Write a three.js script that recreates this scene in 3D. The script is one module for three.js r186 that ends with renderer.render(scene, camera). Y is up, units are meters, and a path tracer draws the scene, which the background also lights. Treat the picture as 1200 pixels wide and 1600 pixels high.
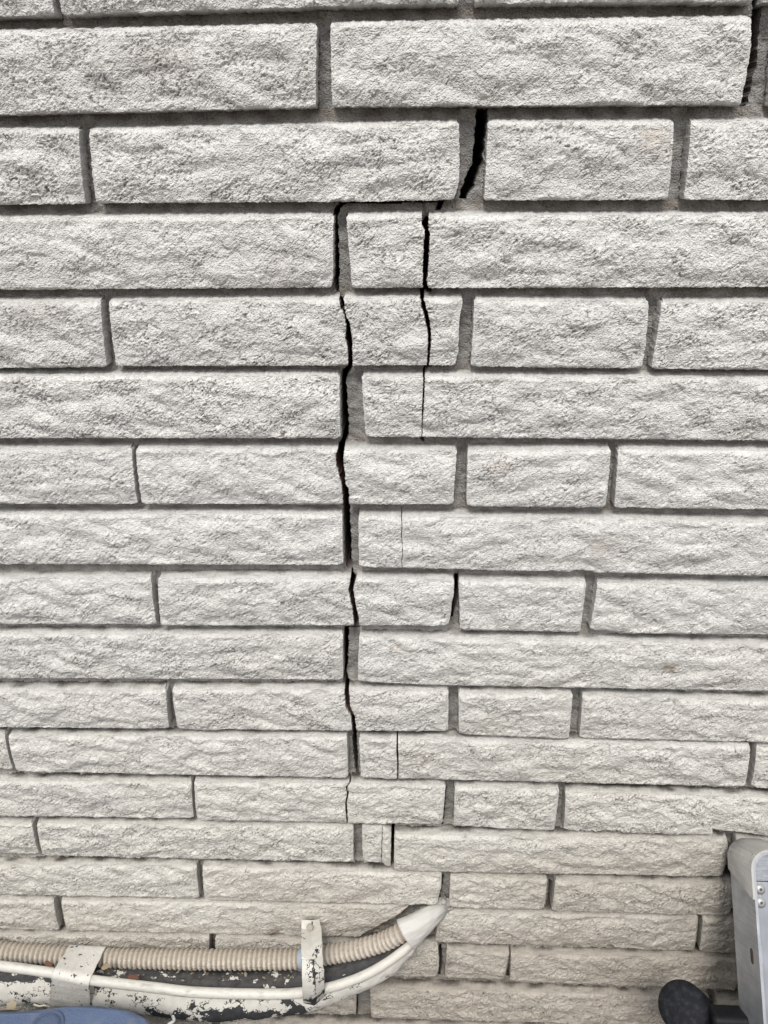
import * as THREE from 'three';
import { RoundedBoxGeometry } from 'three/addons/geometries/RoundedBoxGeometry.js';
import { mergeGeometries, mergeVertices, toCreasedNormals } from 'three/addons/utils/BufferGeometryUtils.js';
import { createNoise2D } from 'simplex-noise';

// ------------------------------------------------------------------ camera, sky, sun, exposure
const scene = new THREE.Scene();
const CAM = new THREE.Vector3(0, 1.35, 0.645);           // 0.645 m in front of the wall face (z = 0)
const FOCAL = 1164, PITCH = 0.4194, YAW = 0.03944, ROLL = 0.00653;
const camera = new THREE.PerspectiveCamera(2 * Math.atan(800 / FOCAL) * 180 / Math.PI, 768 / 1024, 0.02, 400);
camera.position.copy(CAM);
camera.rotation.set(-PITCH, YAW, ROLL, 'YXZ');
camera.focus = 0.82; camera.userData.fStop = 22;
camera.updateMatrixWorld();
scene.add(camera);

function rng(seed) { let a = seed >>> 0; return () => { a = (a + 0x6D2B79F5) | 0; let t = Math.imul(a ^ (a >>> 15), 1 | a); t = (t + Math.imul(t ^ (t >>> 7), 61 | t)) ^ t; return ((t ^ (t >>> 14)) >>> 0) / 4294967296; }; }
const clamp = (x, a = 0, b = 1) => Math.min(b, Math.max(a, x));
const sstep = (a, b, x) => { const t = clamp((x - a) / (b - a)); return t * t * (3 - 2 * t); };
const mix = (a, b, t) => a + (b - a) * t;

{ // overcast sky, brightest overhead
  const W = 64, H = 32, d = new Float32Array(W * H * 4);
  for (let j = 0; j < H; j++) for (let i = 0; i < W; i++) {
    const el = ((j + 0.5) / H - 0.5) * Math.PI, s = Math.sin(el), k = (j * W + i) * 4;
    const L = s > 0 ? 0.52 + 0.50 * s : 0.16;
    d[k] = L * 0.985; d[k + 1] = L * 1.0; d[k + 2] = L * 1.025; d[k + 3] = 1;
  }
  const sky = new THREE.DataTexture(d, W, H, THREE.RGBAFormat, THREE.FloatType);
  sky.mapping = THREE.EquirectangularReflectionMapping; sky.magFilter = THREE.LinearFilter; sky.minFilter = THREE.LinearFilter;
  sky.wrapS = THREE.RepeatWrapping; sky.needsUpdate = true;
  scene.background = sky; scene.environment = sky;
}
const sun = new THREE.DirectionalLight(0xfffaf2, 1.5);
sun.position.set(-0.35, 2.6 + 1.35, 2.1); sun.target.position.set(0, 1.0, 0);
sun.castShadow = true; sun.shadow.radius = 30; sun.shadow.mapSize.set(2048, 2048);
Object.assign(sun.shadow.camera, { left: -1.5, right: 1.5, top: 1.5, bottom: -1.5, near: 0.1, far: 8 });
scene.add(sun, sun.target);
const renderer = new THREE.WebGLRenderer({ antialias: true });
renderer.toneMapping = THREE.LinearToneMapping;
renderer.toneMappingExposure = 1.34;
renderer.shadowMap.enabled = true;

// ------------------------------------------------------------------ measuring: a place on the photograph -> a place in the world at a distance z from the wall face
const E = camera.matrixWorld.elements;
function at(px, py, z = 0) {
  const a = px - 600, b = 800 - py, c = -FOCAL;
  const x = E[0] * a + E[4] * b + E[8] * c, y = E[1] * a + E[5] * b + E[9] * c, w = E[2] * a + E[6] * b + E[10] * c;
  const t = (z - CAM.z) / w;
  return [CAM.x + x * t, CAM.y + y * t, z];
}
const V = (p) => new THREE.Vector3(...p);

// ------------------------------------------------------------------ helpers
const used = {};
function numbered(n) { used[n] = (used[n] ?? -1) + 1; return used[n] ? n + '_' + String(used[n]).padStart(3, '0') : n; }
function shade(o) { o.castShadow = o.receiveShadow = true; return o; }
function tag(o, label, category, group) { o.userData.label = label; o.userData.category = category; if (group) o.userData.group = group; return o; }
function thing(name, label, category, pos = [0, 0, 0]) { const g = new THREE.Group(); g.name = numbered(name); g.position.set(...pos); scene.add(g); return tag(g, label, category); }
function part(name, geo, mat, parent, label) { const m = shade(new THREE.Mesh(geo, mat)); m.name = numbered(name); if (label) m.userData.label = label; parent.add(m); return m; }
const N = createNoise2D(rng(11)), N2 = createNoise2D(rng(23)), N3 = createNoise2D(rng(37));
function fbm(n, x, y, oct = 4) { let s = 0, a = 0.5; for (let i = 0; i < oct; i++) { s += a * n(x, y); x = x * 2.03 + 7.1; y = y * 2.03 + 3.7; a *= 0.5; } return s; }
function poly(pts, x) { // value of a polyline [[x, y], ...] at x
  if (x <= pts[0][0]) { if (pts.length < 2) return pts[0][1]; const [a, b] = pts; return a[1] + (x - a[0]) * clamp((b[1] - a[1]) / (b[0] - a[0]), -0.04, 0.04); }
  for (let i = 1; i < pts.length; i++) if (x <= pts[i][0]) { const a = pts[i - 1], b = pts[i]; return a[1] + (b[1] - a[1]) * (x - a[0]) / (b[0] - a[0] || 1); }
  const a = pts[pts.length - 2] ?? pts[0], b = pts[pts.length - 1];
  return b[1] + (x - b[0]) * (pts.length > 1 ? clamp((b[1] - a[1]) / (b[0] - a[0]), -0.04, 0.04) : 0);
}
// tileable gradient noise for textures
function tileNoise(seed) {
  const r = rng(seed), P = 256, gx = new Float32Array(P * P), gy = new Float32Array(P * P);
  for (let i = 0; i < P * P; i++) { const a = r() * 6.2832; gx[i] = Math.cos(a); gy[i] = Math.sin(a); }
  return (x, y, px, py = px) => {
    const x0 = Math.floor(x), y0 = Math.floor(y), fx = x - x0, fy = y - y0;
    const w = (t) => t * t * t * (t * (t * 6 - 15) + 10);
    const d = (ix, iy, dx, dy) => { const k = (((ix % px) + px) % px) + (((iy % py) + py) % py) * P; return gx[k] * dx + gy[k] * dy; };
    const u = w(fx), v = w(fy);
    return 1.5 * mix(mix(d(x0, y0, fx, fy), d(x0 + 1, y0, fx - 1, fy), u), mix(d(x0, y0 + 1, fx, fy - 1), d(x0 + 1, y0 + 1, fx - 1, fy - 1), u), v);
  };
}
function grey(W, H, fn) {
  const d = new Uint8Array(W * H * 4);
  for (let j = 0; j < H; j++) for (let i = 0; i < W; i++) { const v = clamp(fn(i / W, j / H)) * 255, k = (j * W + i) * 4; d[k] = d[k + 1] = d[k + 2] = v; d[k + 3] = 255; }
  const t = new THREE.DataTexture(d, W, H); t.wrapS = t.wrapT = THREE.RepeatWrapping; t.magFilter = THREE.LinearFilter; t.minFilter = THREE.LinearFilter; t.needsUpdate = true; return t;
}
function rgbTex(W, H, fn, rep = true) { // fn gives linear rgb
  const d = new Uint8Array(W * H * 4), g = (v) => 255 * (v <= 0.0031308 ? 12.92 * v : 1.055 * Math.pow(v, 1 / 2.4) - 0.055);
  for (let j = 0; j < H; j++) for (let i = 0; i < W; i++) { const c = fn(i / W, j / H), k = (j * W + i) * 4; d[k] = g(clamp(c[0])); d[k + 1] = g(clamp(c[1])); d[k + 2] = g(clamp(c[2])); d[k + 3] = 255; }
  const t = new THREE.DataTexture(d, W, H); t.colorSpace = THREE.SRGBColorSpace; if (rep) t.wrapS = t.wrapT = THREE.RepeatWrapping; t.magFilter = THREE.LinearFilter; t.minFilter = THREE.LinearFilter; t.needsUpdate = true; return t;
}

// ------------------------------------------------------------------ materials of the wall
const TN = tileNoise(5);
const GRAIN = 0.24; // metres covered by one repeat of the grain
const grain = grey(1024, 1024, (u, v) => {
  const wx = u + 0.004 * TN(u * 60, v * 60, 60), wy = v + 0.004 * TN(u * 60 + 31, v * 60, 60);
  return 0.25 + 0.42 * Math.abs(TN(wx * 96, wy * 120, 96, 120)) + 0.34 * Math.abs(TN(wx * 190 + 9, wy * 230, 190, 230)) + 0.12 * TN(wx * 255, wy * 255 + 5, 255);
});
const sand = grey(512, 512, (u, v) => 0.5 + 0.35 * TN(u * 90, v * 90, 90) + 0.3 * TN(u * 200, v * 200 + 3, 200));
const brickMat = new THREE.MeshStandardMaterial({ vertexColors: true, roughness: 0.86, bumpMap: grain, bumpScale: 0.0022 });
const mortarMat = new THREE.MeshStandardMaterial({ vertexColors: true, roughness: 0.95, bumpMap: sand, bumpScale: 0.0022 });

// ------------------------------------------------------------------ the wall: courses measured off the photograph. T / B are the top and bottom lines of a course's faces;
// each brick is [left edge, right edge, seed, flags]; an edge is [x at top, x at bottom] or a list of [x, y]; flag 'l' / 'r' marks a broken (cracked) edge, 'f' a face of plain mortar fill
const ROWS = [
  { T: [[0, -118], [1200, -142]], B: [[0, 25], [85, 23], [300, 16], [600, 7], [720, 5], [1000, 2.5], [1200, 2]], b: [[[-250, -230], [62, 85]], [[72, 97], [716, 717]], [[742, 742], [1196, 1177]]] },
  { T: [[0, 48], [495, 37.5], [517, 35], [1174, 25], [1200, 25]], B: [[0, 179], [490, 167.5], [519, 166], [850, 164.5], [1160, 163], [1200, 163]], b: [[[-185, -165], [495, 493]], [[516, 519], [[1175, 25], [1173, 70], [1167, 110], [1158, 163]]], [[1218, 1208], [1500, 1480]]] },
  { T: [[0, 202], [127, 201], [137, 201.5], [717, 190], [763, 189.5], [1055, 188], [1200, 188]], B: [[0, 320], [130, 318], [147, 317.5], [600, 314.5], [712, 312], [757, 313], [1045, 312], [1200, 312]], b: [[[-180, -160], [121, 132]], [[137, 149], [[717, 190], [718, 250], [717, 285], [710, 312]]], [[763, 757], [1055, 1045]], [[1082, 1070], [1380, 1360]]] },
  { T: [[0, 340], [520, 336.5], [541, 337], [659, 335], [670, 336.5], [1200, 336]], B: [[0, 453], [520, 449.5], [550, 450], [661, 449], [670, 450], [1200, 448.5]], b: [[[-230, -215], [[520.5, 337], [520, 400], [520, 430], [516.5, 450]]], [[541, 550], [[659, 335], [659, 352], [664, 358], [662, 375], [660, 420], [660.5, 449]], 40, 'r'], [[[670, 336], [670, 358], [672.5, 363], [671, 385], [669, 425], [667.5, 436], [669, 450]], [1420, 1395], 40, 'l']] },
  { T: [[0, 472], [530, 467], [537, 466], [655, 464.5], [663, 467], [724, 467], [742, 468.5], [1015, 471], [1035, 472], [1200, 472]], B: [[0, 575], [165, 573], [180, 572.5], [543, 571.5], [667, 571], [713, 571], [736, 573], [1004, 576], [1020, 576], [1200, 577.5]], b: [[[-140, -120], [156, 166]], [[168, 180], [[529, 467], [532, 480], [538, 495], [540, 510], [539, 530], [543, 545], [543.5, 572]], 50, 'r'], [[[537, 466], [541, 495], [546.5, 503], [550, 530], [551, 550], [551, 572]], [[656, 464], [659, 480], [664, 497], [668, 520], [668, 545], [667, 571]], 50, 'lr'], [[[662.5, 467], [666, 480], [671, 497], [674, 520], [673, 545], [671, 571]], [[724, 467], [718, 500], [716, 550], [711, 571]], 50, 'l'], [[742, 736], [[1015, 471], [1012, 510], [1007, 560], [1003, 576]]], [[1035, 1018], [1330, 1310]]] },
  { T: [[0, 588], [535, 587], [565, 588], [659, 588.5], [1200, 591]], B: [[0, 684], [533, 684], [571, 682.5], [663, 683.5], [1000, 687], [1200, 689]], b: [[[-220, -205], [530, 531.5]], [[565, 571], [[661, 588], [660.5, 610], [659, 640], [659, 660], [658.5, 683]], 60, 'r'], [[[664.5, 589], [663.5, 610], [662, 640], [660.8, 660], [660, 683]], [1380, 1360], 60, 'l']] },
  { T: [[0, 702], [530, 701.5], [538, 703], [714, 704.5], [731, 705], [955, 703], [1200, 705]], B: [[0, 787], [535, 788], [709, 788], [729, 791], [946, 793], [1200, 796.5]], b: [[[-90, -78], [205, 214]], [[211, 221], [[527, 701], [524, 712], [525, 725], [529.5, 740], [534, 757], [534, 762], [535, 775], [536, 788]], 70, 'r'], [[[537.5, 702], [536.5, 715], [537.5, 727], [540, 740], [540, 756], [545, 762], [545.5, 788]], [714, 708], 70, 'l'], [[731, 729], [955, 946]], [[967, 960], [1255, 1238]]] },
  { T: [[0, 805], [535, 804], [560, 807], [900, 811], [1200, 817]], B: [[0, 882], [535, 883.5], [561, 886], [800, 892], [890, 893], [900, 891], [925, 892], [930, 895], [1200, 900]], b: [[[-190, -175], [534, 536]], [[560, 561], [[626.6, 808], [627.6, 820], [626.6, 835], [628, 850], [628.6, 864], [627.2, 876], [628, 888]], 80, 'R'], [[[628, 808], [628.8, 820], [628, 835], [629, 850], [629.8, 864], [628.2, 876], [628.8, 888]], [1330, 1310], 80, 'L']] },
  { T: [[0, 905], [540, 903.5], [556, 904.5], [710, 906], [717, 909], [917, 912], [935, 913], [1200, 916]], B: [[0, 976], [240, 977], [550, 977], [700, 977], [719, 985], [907, 989], [922, 985], [955, 987], [975, 990], [1200, 992.5]], b: [[[-60, -50], [234, 243]], [[246, 251], [[547, 903], [544, 920], [547, 935], [551, 950], [552, 965], [553, 977]], 90, 'r'], [[[556, 904], [552, 920], [555, 935], [558, 950], [561, 965], [561, 977]], [[710, 906], [709, 925], [705.5, 940], [704, 960], [700, 977]], 90, 'l'], [[717, 719], [917, 907]], [[935, 922], [1300, 1285]]] },
  { T: [[0, 992], [535, 993], [561, 997], [780, 1000], [1200, 1009]], B: [[0, 1061], [535, 1063.5], [560, 1065], [640, 1070], [800, 1073], [1200, 1080.5]], b: [[[-160, -148], [535, 536]], [[561, 559], [1290, 1272]]] },
  { T: [[0, 1079], [260, 1079], [538, 1079], [700, 1081], [717, 1083], [894, 1086], [911, 1089], [1200, 1097]], B: [[0, 1136], [262, 1138], [277, 1139.5], [330, 1142], [350, 1140], [548, 1142.5], [700, 1143], [717, 1147], [889, 1154], [906, 1154.5], [1200, 1161]], b: [[[-30, -22], [259, 264]], [[268, 277], [[538, 1079], [538, 1090], [540, 1105], [548, 1120], [550, 1143]], 100, 'r'], [[[545, 1080], [546, 1090], [547.5, 1105], [554.5, 1120], [557, 1143]], [701, 700], 100, 'l'], [[717, 717], [895, 889]], [[911, 906], [1290, 1276]]] },
  { T: [[0, 1150], [12, 1150], [545, 1152], [561, 1154], [1150, 1166], [1200, 1168]], B: [[0, 1200], [25, 1205], [545, 1215], [564, 1215], [620, 1216.5], [1165, 1229], [1200, 1232]], b: [[[-220, -210], [6, 19]], [[12, 25], [542, 544]], [[561, 564], [[619.5, 1155], [619.3, 1172], [620.6, 1190], [620, 1217]], 110, 'R'], [[[622.0, 1155], [622.6, 1172], [623.2, 1190], [622.6, 1217]], [1173, 1165], 110, 'L'], [[1184, 1174], [1440, 1420]]] },
  { T: [[0, 1222], [300, 1223], [545, 1224], [696, 1228], [711, 1230], [874, 1234], [884, 1237], [1200, 1247]], B: [[0, 1275], [300, 1279], [307, 1280], [540, 1284.5], [691, 1287], [709, 1289], [866, 1298], [881, 1296], [935, 1298], [945, 1296], [965, 1297], [972, 1300], [1110, 1303]], b: [[[-10, -4], [298, 302]], [[303, 308], [[545.5, 1224], [540, 1230], [542, 1240], [539, 1255], [540.5, 1270], [542, 1284]], 120, 'R'], [[[548.2, 1224], [542.8, 1230], [545, 1240], [541.8, 1255], [543.4, 1270], [544.4, 1284]], [696, 691], 120, 'L'], [[711, 709], [874, 866]], [[884, 881], [1114, 1112.6], 121, 'R']] },
  { T: [[1113, 1244], [1200, 1247]], B: [[1112, 1294], [1150, 1299], [1200, 1305]], b: [[[1113.6, 1112.2], [1330, 1315], 121, 'L']], x: 1 },
  { T: [[0, 1286], [56, 1288], [552, 1293], [566, 1291], [597, 1292], [616, 1305], [1137, 1313], [1200, 1315]], B: [[0, 1333], [60, 1335], [65, 1338], [552, 1348], [567, 1345], [595, 1349], [616, 1361], [1130, 1369.5], [1200, 1372]], b: [[[-200, -195], [49, 60]], [[56, 65], [552, 552]], [[565.6, 567], [597, 595]], [[597.9, 596.6], [611, 610], 131, 'f'], [[616.6, 615.5], [[1137, 1313], [1138, 1325], [1134, 1348], [1129, 1369]]], [[1152, 1146], [1380, 1365]]] },
  { T: [[0, 1353], [306, 1354], [690, 1367], [704, 1372], [856, 1376], [868, 1377], [1200, 1383]], B: [[0, 1398], [310, 1403.5], [320, 1405], [683, 1412.5], [702, 1418.5], [851, 1422], [862, 1422.5], [1200, 1431]], b: [[[10 - 240, 15 - 240], [306, 311]], [[316, 320], [[690, 1367], [689, 1385], [685, 1400], [683, 1412]]], [[704, 702], [856, 850]], [[868, 862], [1150, 1140]], [[1160, 1150], [1330, 1315]]] },
  { T: [[0, 1407], [82, 1409], [640, 1417], [706, 1428], [1092, 1435], [1200, 1437]], B: [[0, 1452], [92, 1454], [102, 1455], [420, 1462], [426, 1460], [444, 1461], [450, 1463], [500, 1464], [560, 1464], [681, 1474], [810, 1479], [822, 1475.5], [835, 1478], [850, 1477.5], [862, 1480], [878, 1480.5], [885, 1476.5], [905, 1479], [912, 1483], [945, 1481], [955, 1478], [962, 1482], [1000, 1486], [1087, 1487.5], [1200, 1491]], b: [[[-215, -208], [82, 92]], [[94, 103], [[640, 1417], [622, 1430], [600, 1441], [562, 1464]]], [[[704, 1428], [694, 1434], [684, 1445], [680, 1475]], [1092, 1086]], [[1099, 1093], [1330, 1320]]] },
  { T: [[0, 1461], [325, 1465], [336, 1465], [684, 1479], [698, 1485], [795, 1490], [799, 1493], [1200, 1501]], B: [[0, 1515], [330, 1519], [340, 1521], [684, 1526], [695, 1528], [787, 1531], [797, 1534], [1150, 1548], [1200, 1550]], b: [[[-30, -26], [326, 329]], [[336, 340], [[684, 1479], [686, 1500], [685, 1515], [682, 1527]]], [[698, 695], [796, 787]], [[799, 797], [1160, 1150]], [[1170, 1162], [1330, 1320]]] },
  { T: [[0, 1534], [556, 1541], [578, 1546], [850, 1554], [1100, 1562], [1200, 1565]], B: [[0, 1578], [556, 1586], [580, 1592], [1150, 1608], [1200, 1610]], b: [[[-200, -200], [60, 62]], [[68, 71], [557, 556]], [[578, 580], [1110, 1102]], [[1122, 1114], [1320, 1310]]] },
  { T: [[0, 1594], [600, 1604], [1200, 1622]], B: [[0, 1640], [600, 1650], [1200, 1668]], b: [[[-60, -58], [330, 333]], [[343, 345], [842, 840]], [[853, 851], [1330, 1320]]] },
];
// long openings through the mortar: [left x, right x, y], ... seen at the depth of the mortar
const CRACKS = [
  [[745, 763, 164], [742, 760, 200], [740, 756, 230], [738, 753.5, 255], [730, 748, 268], [722, 741, 290], [716, 728, 309]],
  [[684, 694, 312], [683, 692, 322], [680, 688, 333], [664, 672, 338], [656, 674, 352], [655, 675, 450], [656, 672, 464], [657, 671, 480], [664, 677, 500], [667, 679, 525], [666, 678, 550], [661, 676, 572]],
  [[532, 690, 312], [532, 690, 314.5], [530, 544, 317], [528, 538, 320], [524, 533, 325], [520, 528.5, 335], [520, 528, 345], [520, 529, 360], [520, 530, 400], [521, 531, 430], [523, 528, 445], [525, 529.5, 452], [526, 533, 461], [526, 541, 470], [533, 552, 500], [536, 556, 560], [541, 551, 573], [535, 547, 578], [530, 541.5, 590], [530, 541.5, 600], [531, 542.5, 620], [533, 545, 650], [535, 545.5, 675], [536, 544.5, 682], [530, 541, 690], [524, 541, 702], [522, 545, 730], [532, 550, 770], [536, 546.5, 789], [537, 547.5, 800], [538, 548.5, 830], [539, 549.5, 860], [541, 550, 880], [543, 552, 892], [540, 560, 905], [542, 564, 950], [550, 563, 977.5], [535, 545, 979], [536, 545, 1010], [536, 544, 1030], [537, 542, 1050], [537, 547, 1064], [535, 549, 1085], [538, 552, 1110], [547, 560, 1130], [551, 558, 1144], [551, 557.5, 1152], [552, 558.5, 1165], [553, 559.5, 1185], [556, 561, 1205], [559, 562, 1216]],
  [[661, 669, 573], [659, 665, 588], [657, 664, 640], [657, 662, 684], [661, 663, 691]],
  [[611.5, 617.5, 1286], [611.5, 618, 1320], [611, 617, 1342], [609, 616, 1356]],
  [[688, 694, 1364], [684, 690.5, 1385], [682, 687, 1400], [684, 700, 1409], [684, 704, 1416], [686, 702, 1424], [682, 690, 1432]],
  [[684, 690, 1474], [687, 691.5, 1500], [684, 688, 1522]],
  [[709, 718, 896], [708, 718, 925], [705, 713, 943], [703, 708, 962]],
  [[1175, 1192, 2], [1173, 1188, 30], [1166, 1181, 100], [1156, 1166, 164]],
  [[1092, 1099, 1432], [1088, 1095, 1472], [1080, 1102, 1484], [1072, 1104, 1489]],
  [[1130, 1139, 1350], [1124, 1141, 1368]],
  [[857, 863, 1374], [855.5, 860, 1400], [850, 861, 1422]],
  [[693, 698, 1226], [691.5, 696, 1252], [690, 693, 1285]],
  [[208, 214, 745], [214, 219, 775]],
  [[556, 560, 1545], [555, 559, 1590]],
  [[797, 800, 1496], [790, 797, 1522]],
];
const wall = thing('brick_wall', 'white painted rock-faced brick wall split by a long stepped crack', 'wall');
wall.userData.kind = 'thing';
const outlines = [];                                   // what the bricks cover, for the mortar
const paintTop = [0.80, 0.788, 0.768], paintLow = [0.74, 0.712, 0.65], dustTan = [0.49, 0.435, 0.37], grimeAndShade = [0.20, 0.18, 0.158], rawClay = [0.17, 0.10, 0.082];  // the dark tone serves dirty pits and the shade painted on the ledges
function paintAt(x, y, out) {                          // paint, creamier and dustier towards the ground
  const h = CAM.y - y, k = sstep(0.25, 0.85, h + 0.05 * N3(x * 5, y * 5));
  const d = sstep(0.60, 1.02, h + 0.09 * N3(x * 3 + 9, y * 6) + 0.26 * (x - 0.12)) * 0.8;
  for (let i = 0; i < 3; i++) out[i] = mix(mix(paintTop[i], paintLow[i], k), dustTan[i], d);
  return d;
}
// spots of rust, bare clay and drip marks on the paint: place, reach, colour, strength
const STAINS = [[1046, 1043, 12, [0.30, 0.17, 0.08], 0.75], [940, 852, 26, [0.34, 0.26, 0.19], 0.5], [1020, 212, 22, [0.40, 0.30, 0.18], 0.5], [1030, 235, 30, [0.42, 0.34, 0.25], 0.35], [782, 730, 24, [0.42, 0.30, 0.22], 0.35], [430, 1461, 13, [0.13, 0.06, 0.045], 0.95], [250, 95, 46, [0.33, 0.27, 0.21], 0.45], [150, 100, 16, [0.22, 0.17, 0.13], 0.6], [440, 430, 40, [0.38, 0.33, 0.27], 0.4], [60, 480, 60, [0.40, 0.36, 0.31], 0.4], [600, 180, 40, [0.42, 0.37, 0.31], 0.35], [703, 1505, 7, [0.12, 0.09, 0.07], 0.8], [620, 1010, 14, [0.45, 0.36, 0.28], 0.4], [660, 1180, 30, [0.48, 0.40, 0.30], 0.3], [970, 1530, 40, [0.26, 0.22, 0.19], 0.45], [770, 1130, 26, [0.45, 0.38, 0.30], 0.3], [30, 600, 22, [0.34, 0.30, 0.26], 0.5]].map(([px, py, r, c, k]) => { const p = at(px, py), q = at(px + r, py), w = at(px, py + r * 0.6); return [p[0], p[1], q[0] - p[0], p[1] - w[1], c, k]; });
function stain(x, y, c) { for (const [sx, sy, rx, ry, sc, k] of STAINS) { const d = Math.hypot((x - sx) / rx, (y - sy) / ry); if (d > 1.6) continue; const m = 0.72 * k * sstep(1.5, 0.3, d + 0.6 * N2(x * 160, y * 200)) ; for (let i = 0; i < 3; i++) c[i] = mix(c[i], sc[i], m); } }
function relief(x, y, o) {                             // height of a split stone face, metres
  const wx = x + 0.0035 * N2(x * 90 + o, y * 110), wy = y + 0.003 * N2(x * 90 - o, y * 110 + 50);
  const facet = Math.abs(N3(x * 13 + o * 1.7 + y * 5, y * 24 - o)), big = 0.0018 * N(x * 15 + o, y * 27 - o) + 0.0024 * (facet - 0.35), mid = mix(0.0016, 0.0022, sstep(0.25, 0.7, CAM.y - y)) * fbm(N2, wx * 42 + o, wy * 62, 3);
  const rough = (0.72 + 0.42 * N(o * 3.7, 3)) * (0.38 + 0.85 * sstep(-0.45, 0.45, N3(x * 19 - o, y * 30))), coarse = sstep(-0.4, 0.6, N(x * 11 + o * 2, y * 14));
  const l1 = Math.abs(N(wx * 85 - o, wy * 120)) - 0.35, l2 = Math.abs(N2(wx * 175 + o, wy * 230)) - 0.35, l3 = Math.abs(N3(wx * 340 + o, wy * 420)) - 0.35, l4 = Math.abs(N(wx * 560 + 3, wy * 640 - o)) - 0.35;
  let fine = ((0.0004 + 0.0006 * coarse) * l1 + 0.0011 * l2 + 0.0012 * l3 + 0.0006 * l4) * rough;
  // small holes and thin creases in the painted stone
  const hole = sstep(0.44, 0.70, N2(wx * 285 + 40 + o, wy * 345)) * (0.35 + 0.65 * rough), low = sstep(0.25, 0.7, CAM.y - y), crease = sstep(mix(0.10, 0.17, low), 0.02, Math.abs(N3(wx * 70 + o, wy * 135 + 9))) * sstep(-0.1, 0.5, N(x * 45, y * 60 + o)) * rough;
  const pit = clamp(hole + 0.85 * crease);
  fine -= 0.0012 * hole + mix(0.0009, 0.0014, low) * crease;
  return [big + mid + fine, fine, pit];
}
function makeBrick(map, cells, seed, flags, vis) {
  // map(u, v) -> [x, y, dl, dr, dt, db] world place on the face plane and distances to the four edges
  const [nu, nv] = cells, r = rng(seed * 97 + 13), off = r() * 200, lean = (r() - 0.5) * 0.02, proud = flags.includes('f') ? -0.0008 : (r() - 0.5) * 0.0026, tint = 0.97 + 0.06 * r();
  const pos = [], col = [], uv = [], idx = [], c = [0, 0, 0];
  const broken = { l: /[lL]/.test(flags), r: /[rR]/.test(flags) };
  const plain = flags.includes('f');
  const grid = [];
  for (let j = 0; j <= nv; j++) for (let i = 0; i <= nu; i++) {
    const [x, y, dl, dr, dt, db] = map(i / nu, j / nv);
    const side = Math.min(broken.l ? 1 : dl, broken.r ? 1 : dr), e = Math.min(side, dt, db);
    let z = proud + lean * (y - grid0y(map)), fine = 0, mid = 0;
    const [h, f, m] = plain ? [0.0010 * N(x * 200, y * 90) + 0.0005 * N2(x * 500, y * 400), 0, 0] : relief(x, y, off);
    const fade = 0.35 + 0.65 * sstep(0, 0.0045, Math.min(side, dt, db + 0.0025));
    z += h * fade * sstep(-0.001, 0.004, e + 0.0015);
    fine = f * fade; mid = m;
    z -= 0.0016 * (1 - sstep(0, 0.004, dt + 0.001 * N2(x * 60, off))) + 0.0006 * (1 - sstep(0, 0.0016, db)) + 0.0016 * (1 - sstep(0, 0.0035, side)) + 0.0008 * (1 - sstep(0, 0.0022, Math.min(broken.l ? dl : 1, broken.r ? dr : 1)));
    z += 0.0015 * sstep(0, 0.02, Math.min(dt, db)) ;
    const d = paintAt(x, y, c);
    stain(x, y, c);
    const pit = clamp(mid * 0.80 * fade + 0.22 * sstep(0.0003, 0.0011, -fine)) * (0.5 + 0.5 * sstep(-0.4, 0.4, N3(x * 24 + off, y * 34)));
    const faceDark = 0.16 * sstep(0.1, 0.7, fbm(N, x * 22 + 70, y * 40, 3) + 0.1) + 0.35 * sstep(0.003, 0, db + 0.001 * N(x * 300, y * 30)) * (0.4 + 0.6 * N2(x * 30, y * 9));  // random blotches, and darker along the lower edge of the face
    const sp = tint * (1 + 0.035 * N(x * 130, y * 150));
    for (let k = 0; k < 3; k++) col.push(clamp(mix(mix(c[k], grimeAndShade[k], clamp(faceDark)), grimeAndShade[k], pit) * sp));
    pos.push(x, y, z); uv.push((x + off) / GRAIN, (y + off * 0.37) / GRAIN); grid.push(z);
  }
  const id = (i, j) => j * (nu + 1) + i;
  for (let j = 0; j < nv; j++) for (let i = 0; i < nu; i++) { const a = id(i, j), b = id(i + 1, j), d = id(i, j + 1), e = id(i + 1, j + 1); idx.push(a, d, b, b, d, e); }
  // the four sides, running back into the wall
  const depths = [0, 0.0025, 0.006, 0.0095, 0.0135, 0.036], slope = 0.0032;
  function skirt(list, nx, ny, brk) {
    const start = pos.length / 3, n = list.length;
    for (let s = 0; s < depths.length; s++) for (let q = 0; q < n; q++) {
      const p = list[q] * 3, x = pos[p], y = pos[p + 1], z0 = pos[p + 2], dz = depths[s];
      const j = s ? 0.00045 * N(x * 260 + s * 9, y * 260) + (brk ? 0.0008 * N2(y * 240, s * 3.1) : 0) : 0;
      const back = ny > 0 ? slope * Math.min(1, dz / 0.012) : 0;
      pos.push(x + nx * j, y + ny * j + back, s === 5 ? Math.min(z0 - 0.02, -0.036) : z0 - dz);
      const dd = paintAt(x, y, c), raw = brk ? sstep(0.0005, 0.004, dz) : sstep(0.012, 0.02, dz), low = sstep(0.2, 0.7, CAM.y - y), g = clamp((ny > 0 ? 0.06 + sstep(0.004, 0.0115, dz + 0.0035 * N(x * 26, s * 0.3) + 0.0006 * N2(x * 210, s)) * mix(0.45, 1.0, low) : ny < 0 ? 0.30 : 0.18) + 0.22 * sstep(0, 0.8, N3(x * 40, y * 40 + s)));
      for (let k = 0; k < 3; k++) col.push(mix(mix(c[k], grimeAndShade[k] * (ny > 0 ? mix(1, 0.45, low) : 1), g), rawClay[k], raw));  // shade at the back of the top ledges painted in, along with dirt
      uv.push((x + y * Math.abs(nx) + off) / GRAIN, (y - dz * 1 + off * 0.37) / GRAIN);
    }
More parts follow.
